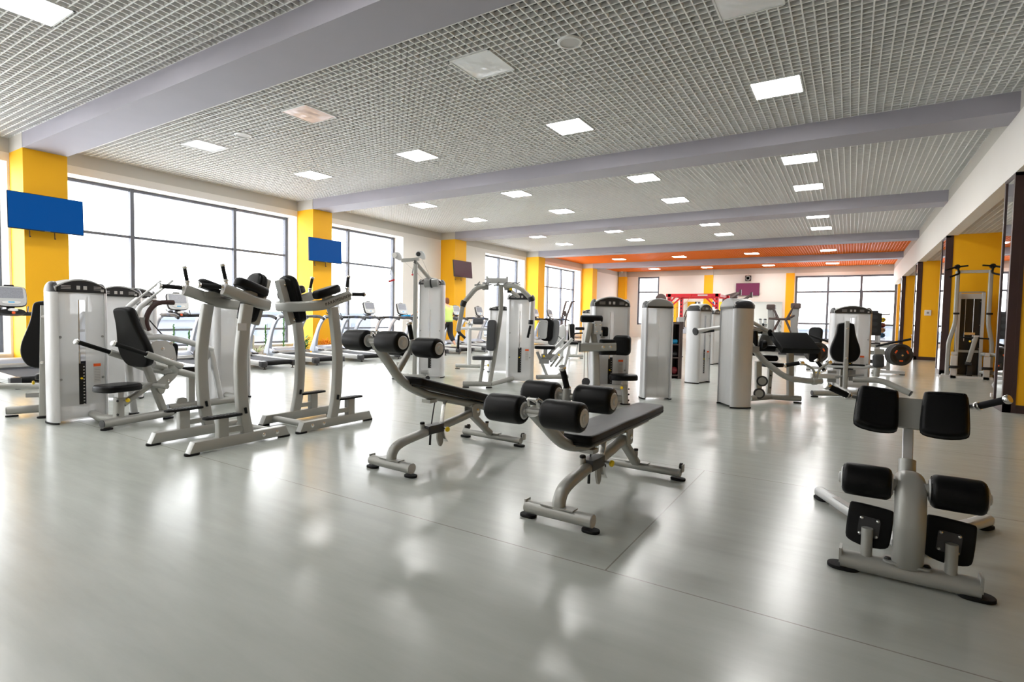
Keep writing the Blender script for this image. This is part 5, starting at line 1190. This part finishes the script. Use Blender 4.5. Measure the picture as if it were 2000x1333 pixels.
def plant(kind, x, y, label, h=1.0, m='green', seed=0):
    rnd = random.Random(seed); t = thing('potted_plant', label, 'plant', (x, y, 0), 0, 'potted plants along the windows')
    ob('pot', MB().lathe([(0, 0), (.11, 0), (.15, .2), (.16, .22), (.145, .22), (.13, .18), (0, .18)]), 'terracotta', t)
    ob('soil', MB().lathe([(0, .17), (.135, .17), (.135, .19), (0, .195)]), 'rackbrown', t)
    b = MB()
    if kind == 'tall':
        ob('stem', MB().cyl((0, 0, .18), (.01, 0, h * .95), .014, 8), 'green', t)
        for k in range(60):
            z = .2 + (h - .2) * k / 60; a = rnd.random() * 6.28; blade(b, (.0, 0, z), (cos(a), sin(a), 1.6), .16 * (1.15 - k / 75), .02, .3, 3)
    elif kind == 'grass':
        for k in range(46):
            a = rnd.random() * 6.28; e = .5 + rnd.random() * 1.6; blade(b, (cos(a) * .04, sin(a) * .04, .18), (cos(a), sin(a), e), h * (.6 + .5 * rnd.random()), .009, .45, 7)
    else:
        for k in range(90):
            a = rnd.random() * 6.28; r_ = rnd.random() * .2; z = .2 + rnd.random() * h * .7; blade(b, (cos(a) * r_, sin(a) * r_, z), (cos(a), sin(a), .6 + rnd.random()), .2 + .1 * rnd.random(), .03, .5, 4)
        ob('stems', MB().cyl((0, 0, .18), (0, 0, .2 + h * .5), .012, 6).cyl((0, 0, .18), (.08, .05, .2 + h * .5), .008, 6), 'green', t)
    ob('leaves', b, m, t)
for a in (('tall', -14.1, 6.84, 'thin tall green plant behind the lever machine, left of two', .95, 'green'), ('tall', -14.1, 7.2, 'thin tall green plant behind the lever machine, right of two', .8, 'green'),
          ('grass', -13.7, 8.75, 'drooping pale green grass plant before the radiator between the knee raise stations', .55, 'leaf2'), ('tall', -14.1, 9.3, 'tall thin green plant just right of the radiator', .95, 'green'),
          ('tall', -14.2, 9.95, 'tallest thin green plant at the end of the window, left of the second column', 1.3, 'green'), ('bush', -13.75, 10.35, 'bushy green plant by the window corner left of the second column', .5, 'green'),
          ('bush', -13.6, 11.0, 'small orange plant at the foot of the second column', .35, 'leaf_dry'), ('bush', -13.9, 12.25, 'low green bush under the radiator past the second column', .4, 'green'),
          ('grass', -13.75, 13.7, 'grassy green plant left of the pulley machine upright', .6, 'green'), ('grass', -13.75, 15.0, 'grassy green plant right of the pulley machine upright', .6, 'green'),
          ('tall', -14.0, 18.85, 'tall green stemmed plant just past the third column', 1.1, 'green'), ('grass', -13.8, 20.5, 'grassy plant seen behind the pec fly machine', .55, 'leaf2'), ('bush', -14.1, 22.0, 'green bush seen between the leg press and the pec tower', .5, 'green')):
    plant(*a, seed=int(a[2] * 10))

# ---------------------------------------------------------------- far machines
def elliptical(loc, label):
    t = thing('elliptical_trainer', label, 'exercise machine', loc, pi / 2, 'elliptical trainers by the far windows')
    for s in (-1, 1):
        ob('moving_arm', MB().sweep(spline([(s * .2, .3, .5), (s * .22, .35, 1.1), (s * .3, .2, 1.7), (s * .33, .05, 2.15)], 5), rrect(.06, .1, .02), up=(0, 1, 0)), 'rackbrown', t)
        ob('arm_grip', MB().cyl((s * .33, .06, 2.12), (s * .33, -.1, 2.16), .03, 10, .005), 'grip', t)
        ob('pedal', MB().bx((s * .2 - .08, -.6, .3), (s * .2 + .08, -.2, .34)), 'plastic', t)
        ob('base_rail', MB().bx((s * .25 - .04, -1., .0), (s * .25 + .04, .9, .1)), 'silver_lt', t)
    ob('drive_housing', MB().prism(spl2([(-.1, .05), (-.05, .5), (.2, .7), (.6, .65), (.85, .3), (.8, .05)], 4), -.2, .2, fr((0, 0, 0), (0, 1, 0), (0, 0, 1)), .05, .05), 'steelblue', t)
    ob('mast', MB().sweep([(0, .45, .6), (0, .35, 1.4)], rrect(.08, .08, .02)), 'steelblue', t)
    ob('console', MB().prism(rrect(.3, .3, .04), 0, .06, fr((0, .3, 1.5), (1, 0, 0), (0, .3, 1)), .015), 'plastic', t)
elliptical((-12.3, 25.2, 0), 'elliptical trainer with two tall dark arms before the farthest left window')
elliptical((-12.0, 28.6, 0), 'elliptical trainer with two tall dark arms before the fifth orange column')
def rig():
    t = thing('training_rig', 'bright red pull-up rig in the back of the room', 'training rig', (-4.25, 17.7, 0))
    for x in (-.8, .68):
        for y in (0, 1.5):
            p = ob('post', MB().bx((x - .05, y - .05, 0), (x + .05, y + .05, 2.14)), 'red', t)
            hl = MB()
            for k in range(14): hl.bx((x - .02, y - .0515, .25 + k * .13), (x + .02, y - .05, .3 + k * .13))
            ob('post_holes', hl, 'black', p, kind='stuff')
            foot(t, (x, y), .2, .2)
    for y in (0, 1.5): ob('top_beam', MB().bx((-.9, y - .05, 2.04), (.78, y + .05, 2.14)), 'red', t)
    for x in (-.8, .68): ob('side_beam', MB().bx((x - .04, .05, 2.05), (x + .04, 1.45, 2.13)), 'red', t)
    for a, b in (((-.78, 0, 1.7), (-.4, 0, 2.06)), ((-.78, 0, 1.86), (-.6, 0, 2.06)), ((.66, 0, 1.7), (.3, 0, 2.06)), ((.66, 0, 1.86), (.5, 0, 2.06))): ob('gusset', MB().sweep([a, b], rrect(.05, .03, .006), up=(0, 1, 0)), 'red', t)
    ob('orange_strap', MB().sweep(spline([(-.1, -.06, 2.1), (-.25, -.08, 1.85), (-.5, -.08, 1.7), (-.75, -.06, 1.66)], 5), rrect(.03, .008, .002)), 'orange', t)
    ob('brand_plate', MB().bx((.1, -.053, 2.07), (.4, -.05, 2.11)), 'paper', t)
    ob('bar_sleeve', MB().cyl((-1.15, -.1, 1.97), (-.85, -.05, 1.95), .03, 10), 'chrome', t)
    ob('end_disc', MB().lathe([(0, 0), (.17, 0), (.17, .06), (.05, .08), (0, .08)], (-1.06, -.1, 1.97), (.3, -1, 0)), 'rackbrown', t)
    for z in (.55, .75, 1.05): ob('cross_support', MB().bx((.63, .02, z), (.73, 1.45, z + .06)), 'red', t)
    ob('hanging_ring', MB().tube([(-.7 + .09 * cos(a * .524), -.05, 1.45 + .14 * sin(a * .524)) for a in range(12)], .018, 8, closed=True), 'yellow', t)
rig()
def shelf():
    t = thing('storage_shelf', 'narrow dark brown shelf standing right of the centre towers', 'shelf', (-3.29, 12.1, 0), R(30))
    for x, m_ in ((-.13, 'rackbrown'), (.1, 'rackbrown')):
        ob('side_frame', MB().bx((x - .02, -.12, .0), (x + .02, .3, 1.28 if x < 0 else 1.34)), m_, t)
    ob('front_post', MB().bx((.04, -.14, 0), (.07, -.1, 1.3)), 'rackbrown', t)
    for z in (.06, .45, .74, 1.2): ob('shelf_board', MB().bx((-.13, -.12, z), (.1, .3, z + .025)), 'rackbrown', t)
    ob('back_panel', MB().bx((-.13, .29, .0), (.1, .3, 1.25)), 'rackbrown', t)
    ob('post_top', MB().bx((.02, -.15, 1.26), (.14, .0, 1.36)), 'paper', t)
    b = thing('resistance_roll', 'bright cyan roll on the brown shelf', 'exercise roll', (-3.29, 12.1, .765), R(30)); ob('roll', MB().cyl((-.105, .0, .05), (.035, .0, .05), .05, 16, .01), 'cyan', b)
    b = thing('resistance_roll', 'dark grey roll on the brown shelf, under the cyan one', 'exercise roll', (-3.29, 12.1, .475), R(30)); ob('roll', MB().cyl((-.105, .0, .06), (.035, .0, .06), .06, 16, .01), 'plastic', b)
    b = thing('weighted_ball', 'small maroon weight on the lowest level of the brown shelf', 'weight', (-3.29, 12.1, .085), R(30)); ob('ball', MB().ball((-.02, -.02, .09), .085), 'ball_r', b)
shelf()
def multi_gym():
    t = thing('multi_gym', 'dark brown frame with two forward arms behind the arm curl tower', 'exercise machine', (-3.8, 21.6, 0))
    for x in (-.45, .45): ob('post', MB().bx((x - .06, .4, 0), (x + .06, .55, 1.85)), 'rackbrown', t)
    ob('top_case', MB().prism([(-.42, 1.75), (-.42, 2.25), (.1, 2.4), (.1, 1.75)], -.12, .12, fr((0, .4, 0), (1, 0, 0), (0, 0, 1)), .01, .01), 'rackbrown', t)
    for a, b in (((-.2, .3, 2.1), (.28, -.1, 2.36)), ((.2, .3, 2.0), (.66, -.1, 2.26))):
        ob('forward_arm', MB().sweep([a, b], rrect(.07, .09, .02)), 'rackbrown', t); ob('arm_end', MB().box(b, (.07, .08, .2)), 'brown', t)
    ob('stack_cover', MB().bx((-.4, .42, .1), (.4, .5, 1.7)), 'smoke', t); ob('base', MB().bx((-.6, -.2, 0), (.6, .7, .08)), 'rackbrown', t)
multi_gym()
def stepper(loc, label, rz):
    t = thing('stair_climber', label, 'exercise machine', loc, rz, 'dark far machines near the mirror')
    ob('column', MB().prism([(-.3, .0), (.25, .0), (.12, 1.1), (.16, 1.9), (-.02, 1.95), (-.14, 1.5), (-.12, 1.0)], -.13, .13, fr((0, 0, 0), (1, 0, 0), (0, 0, 1)), .03, .03), 'cap_grey', t)
    ob('head', MB().prism(rrect(.34, .22, .05), -.2, .2, fr((.03, 0, 1.93), (1, 0, 0), (-.4, 0, 1)), .03, .03), 'rackbrown', t)
    for s in (-1, 1): ob('slope_bar', MB().sweep([(-.02, s * .2, 1.95), (-.3, s * .24, 1.35), (-.1, s * .24, .9), (.2, s * .24, .3)], rrect(.05, .07, .015), up=(0, 1, 0)), 'rackbrown', t)
    ob('front_rail', MB().tube(fillet([(-.9, -.2, 1.42), (-.3, -.2, 1.4), (.0, -.1, 1.55)], .1), .045, 10), 'rackbrown', t)
    ob('step_base', MB().bx((-.5, -.3, 0), (.6, .3, .3)), 'plastic', t)
stepper((-1.9, 24.0, 0), 'dark machine with sloping bars before the wide far window', 0)
stepper((-2.95, 26.0, 0), 'dark machine with sloping bars before the far mirror', pi)
# plate loaded machine
def plate_proto():
    t = thing('weight_plate', 'x', 'weight plate', (0, 0, 0), 0, 'black weight plates on the plate loaded machine')
    b = MB(); R_ = .27; rg = []
    n = 48; prof = [(.03, -.028), (.08, -.03), (.1, -.02), (.2, -.016), (.225, -.03), (.262, -.03), (.27, -.02), (.27, .02), (.262, .03), (.03, .03)]
    b.lathe(prof, (0, 0, 0), (0, 1, 0), n); ob('disc', b, 'plate', t)
    for k in range(3):
        a = k * 2 * pi / 3 + .5
        F = fr((.15 * cos(a), -.02, .15 * sin(a)), (cos(a), 0, sin(a)), (-sin(a), 0, cos(a))); z = F.to_3x3() @ V((0, 0, 1))
        if z.y > 0: F = fr((.15 * cos(a), -.02, .15 * sin(a)), (-sin(a), 0, cos(a)), (cos(a), 0, sin(a)))
        ob('spoke', MB().prism(rrect(.15, .1, .01) if F[0][0] == cos(a) else rrect(.1, .15, .01), -.01, .008, F, .003), 'plate', t)
        ob('number_label', MB().prism(rrect(.085, .036, .004) if F[0][0] == cos(a) else rrect(.036, .085, .004), .008, .0095, F), 'orange', t, 'orange label')
        a2 = a + pi / 3; pts = [(r_ * cos(a2 + da), r_ * sin(a2 + da)) for r_, da in ((.1, -.45), (.205, -.52), (.212, 0), (.205, .52), (.1, .45))]
        ob('hand_slot', MB().prism(pts, .016, .0185, fr((0, 0, 0), (1, 0, 0), (0, 0, 1))), 'black', t)
    return t
pp = plate_proto(); first = True
for side, (cx, cy, cz, rz, nm) in enumerate(((1.08, 16.5, .53, .42, 'right'), (-.72, 16.5, .5, .42, 'left'))):
    for k in range(4):
        o = pp if first else dup(pp); first = False
        d = V((sin(rz), -cos(rz), 0)) * (-k * .068)
        o.location = (cx + d.x, cy + d.y, cz); o.rotation_euler.z = rz
        o['label'] = ['front black weight plate with orange labels, %s end of the plate machine', 'second black weight plate behind the front one, %s end of the plate machine', 'third black weight plate from the front, %s end of the plate machine', 'rearmost black weight plate, %s end of the plate machine'][k] % nm
t = thing('plate_loaded_machine', 'low silver machine holding black weight plates on both ends, right of centre', 'exercise machine', (0.15, 16.9, 0))
for x, y in ((.84, -.2), (-.96, -.2)):
    ob('plate_horn', MB().cyl((x - .1, y + .25, .52), (x + .12, y - .24, .52), .024, 12), 'chrome', t)
ob('cross_frame', MB().sweep([(-1.05, .05, .52), (.75, .05, .55)], rrect(.09, .09, .02)), 'silver', t)
for x in (-.8, .7):
    ob('leg', MB().bx((x - .04, .0, .02), (x + .04, .1, .52)), 'silver', t); ob('floor_bar', MB().bx((x - .35, -.05, .02), (x + .35, .05, .1)), 'silver_lt', t)
    for s in (-1, 1): foot(t, (x + s * .3, 0), .12, .12, h=.02)
ob('lever_bar', MB().cyl((.4, -.3, .72), (1.12, -.35, .93), .028, 12), 'rubber', t); ob('lever_bar', MB().cyl((-1.1, -.3, .95), (-.55, -.3, .76), .028, 12), 'rubber', t)
pad(t, 'back_pad', rrect(.34, .5, .12, 5), .1, fr((-.95, .1, .92), (.9, -.3, 0), (-.4, .2, .8)), r=.03)
ob('top_frame', MB().bx((.2, -.1, .68), (.7, .0, .76)), 'silver', t)
pad(t, 'seat', rrect(.4, .4, .08), .09, MX.Translation((-.1, .0, .56)), r=.03)
t = thing('storage_board', 'black panel with three recesses behind the placard tower, right of centre', 'storage board', (.53, 18.8, 0))
b = MB(); b.bx((-.21, 0, .95), (.21, .06, 1.6)); ob('panel', b, 'black', t)
for k in range(3): ob('recess', MB().prism(rrect(.3, .11, .05), 0, .008, fr((-.03, -.001, 1.1 + k * .19), (1, 0, 0), (0, 0, 1))), 'plastic', t)
for x in (-.17, .17): ob('post', MB().bx((x - .025, .0, 0), (x + .025, .06, .96)), 'silver_lt', t)
for z in (.15, .4, .65): ob('lower_shelf', MB().bx((-.2, -.1, z), (.2, .2, z + .1)), 'plastic', t)
t = thing('ball_rack', 'silver upright rack holding coloured medicine balls near the wide far window', 'rack', (.66, 19.3, 0))
ob('upright', MB().bx((-.05, 0, 0), (.03, .08, 1.62)), 'silver_lt', t); ob('head_pad', MB().prism(rrect(.26, .2, .04), 0, .1, fr((-.12, .03, 1.58), (1, 0, 0), (0, 0, 1)), .02), 'plastic', t)
ob('side_bar', MB().cyl((.0, .04, 1.55), (.3, .04, 1.58), .02, 10), 'rackbrown', t); ob('base', MB().bx((-.3, -.2, 0), (.35, .3, .06)), 'silver_lt', t); ob('red_post', MB().bx((-.42, .05, 0), (-.33, .12, 1.62)), 'red', t, 'red post')
for z in (1.3, 1.14, .99, .84): ob('ball_cradle', MB().bx((.0, .02, z), (.2, .06, z + .02)), 'silver_lt', t)
for z, m_, lb in ((1.41, 'yellow', 'yellow medicine ball, top of the ball rack'), (1.25, 'ball_r', 'maroon and tan medicine ball, second from top of the rack'), (1.1, 'ball_o', 'tan medicine ball, third from top of the rack'), (.95, 'ball_b', 'blue medicine ball, lowest visible on the rack')):
    t = thing('medicine_ball', lb, 'ball', (.78, 19.26, z), 0, 'medicine balls on the rack'); ob('ball', MB().ball((0, 0, 0), .075), m_, t)
    ob('band', MB().tube([(.0755 * cos(a * .393), .0755 * sin(a * .393), .01) for a in range(16)], .008, 6, closed=True), 'ball_o' if m_ == 'ball_r' else 'brown', t)
# boxes at the third side bay
t = thing('side_table', 'pale low cabinet in the far side bay on the right', 'cabinet', (1.98 + .35, 25.7, 0)); ob('body', MB().bx((-.3, 0, .05), (.5, .6, .85)), 'paper', t); ob('top', MB().bx((-.32, -.02, .85), (.52, .62, .89)), 'terracotta', t); ob('plinth', MB().bx((-.28, .02, 0), (.48, .58, .05)), 'brown', t)
for k, (m_, lb) in enumerate((('terracotta', 'lowest folded mat on the pale cabinet'), ('white', 'middle folded mat on the pale cabinet'), ('paper', 'topmost folded mat on the pale cabinet'))):
    t = thing('folded_mat', lb, 'mat', (2.38, 26.0, .89 + k * .09), .05 * k, 'folded mats on the cabinet'); ob('mat', MB().prism(rrect(.55, .45, .04), 0, .085, None, .02, .02), m_, t)

# ---------------------------------------------------------------- cable station in the side bay
def cable_station():
    t = thing('cable_station', 'silver cable station with black weight panel before the yellow partition on the right', 'exercise machine', (2.19, 17.05, 0))
    for x, s in ((-.02, -1), (.6, 1)):
        ob('side_post', MB().sweep(fillet([(x, .05, 2.62), (x - s * .0, .05, 1.35), (x + s * .1, .12, .85), (x + s * .1, .12, .04)], .12), rrect(.085, .1, .02), up=(0, 1, 0)), 'silver', t)
        ob('inner_post', MB().bx((x - s * .08 - .03, .2, .04), (x - s * .08 + .03, .28, 2.1)), 'silver_lt', t)
        ob('slide_block', MB().box((x, -.01, .6), (.09, .12, .08)), 'silver_lt', t); ob('slide_knob', MB().cyl((x - s * .06, -.04, 1.58), (x + s * .06, -.04, 1.58), .024, 12, .005), 'black', t)
        ob('lower_stub', MB().bx((x - .06, -.12, .0), (x + .05, -.02, .55)), 'silver_lt', t)
        ob('stub_pulley', MB().cyl((x - .1, -.13, .27), (x + .1, -.13, .27), .035, 14, .006), 'black', t)
    ob('top_bar', MB().sweep([(-.02, .05, 2.6), (.6, .05, 2.6)], rrect(.06, .07, .015)), 'silver_lt', t)
    for x, s in ((-.04, -1), (.62, 1)):
        hub = ob('pull_up_hub', MB().cyl((x, -.02, 2.72), (x, .1, 2.72), .06, 16, .01), 'black', t)
        ob('pull_up_grip', MB().tube(fillet([(x, -.02, 2.72), (x - s * .2, -.04, 2.74)], .02), .02, 10).tube(fillet([(x + s * .02, -.02, 2.72), (x + s * .26, -.35, 2.62)], .05), .022, 10).tube(fillet([(x, -.05, 2.7), (x + s * -.03, -.1, 2.55), (x + s * .2, -.4, 2.44)], .05), .022, 10), 'grip', hub)
    f = MB().bx((.02, .3, .04), (.05, .36, 2.13)).bx((.52, .3, .04), (.55, .36, 2.13)).bx((.02, .3, 2.1), (.55, .36, 2.13)).bx((.02, .3, .62), (.55, .36, .68))
    ob('stack_frame', f, 'silver', t); ob('stack_panel', MB().bx((.05, .34, .06), (.52, .36, 1.95)), 'black', t, 'black weight panel')
    ob('upper_plate', MB().bx((.05, .31, 1.95), (.52, .33, 2.08)), 'silver_lt', t); ob('weight_stack', MB().bx((.17, .36, .1), (.42, .5, 1.0)), 'plastic', t)
    for x in (.2, .36): ob('guide_rod', MB().cyl((x, .33, .9), (x, .33, 1.95), .008, 8), 'chrome', t)
    for x in (.08, .49):
        for z in (.72, 1.3, 1.88): ob('panel_bolt', MB().lathe([(0, 0), (.012, 0), (.01, .006), (0, .007)], (x, .34, z), (0, -1, 0), 10), 'chrome', t)
    ob('swing_arm', MB().sweep([(.28, .1, .4), (.38, -.02, 1.03)], rrect(.09, .08, .02)), 'silver', t); ob('arm_cap', MB().box((.383, -.025, 1.04), (.1, .09, .03)), 'paper', t)
    ob('arm_pivot', MB().cyl((.22, .1, .36), (.34, .1, .36), .05, 16, .01), 'plastic', t)
    ob('long_bar', MB().cyl((.08, -.02, 1.0), (.62, -.02, .98), .018, 10), 'grip', t); knob(t, (.3, -.0, .92), (.27, -.06, .91))
    ob('bar_carriage', MB().bx((.2, .28, 1.06), (.4, .33, 1.12)), 'chrome', t)
    for z in (.16, .6): ob('side_arm', MB().sweep([(.52, .15, z), (.95, -.1, z)], rrect(.09, .09, .03)), 'silver', t)
    b = MB().bx((-.28, -.12, .0), (.72, -.04, .06)).bx((-.2, .3, .0), (.7, .38, .06)).bx((-.06, -.1, 0), (.0, .36, .05)).bx((.56, -.1, 0), (.62, .36, .05)); ob('base_frame', b, 'silver_lt', t)
    ob('weight_bag', MB().box((.32, .2, .16), (.1, .12, .3)), 'plastic', t)
cable_station()
t = thing('foam_roller_bench', 'low bench end with a dark roller peeking out by the mirrored pillar', 'bench', (2.45, 12.75, 0))
ob('frame', MB().bx((-.28, -.04, .02), (.5, .06, .09)).bx((.1, -.02, .05), (.18, .04, .25)), 'silver_lt', t); roller(t, (-.05, 0, .24), .4, .06, caps=(1, 0), name='roller')
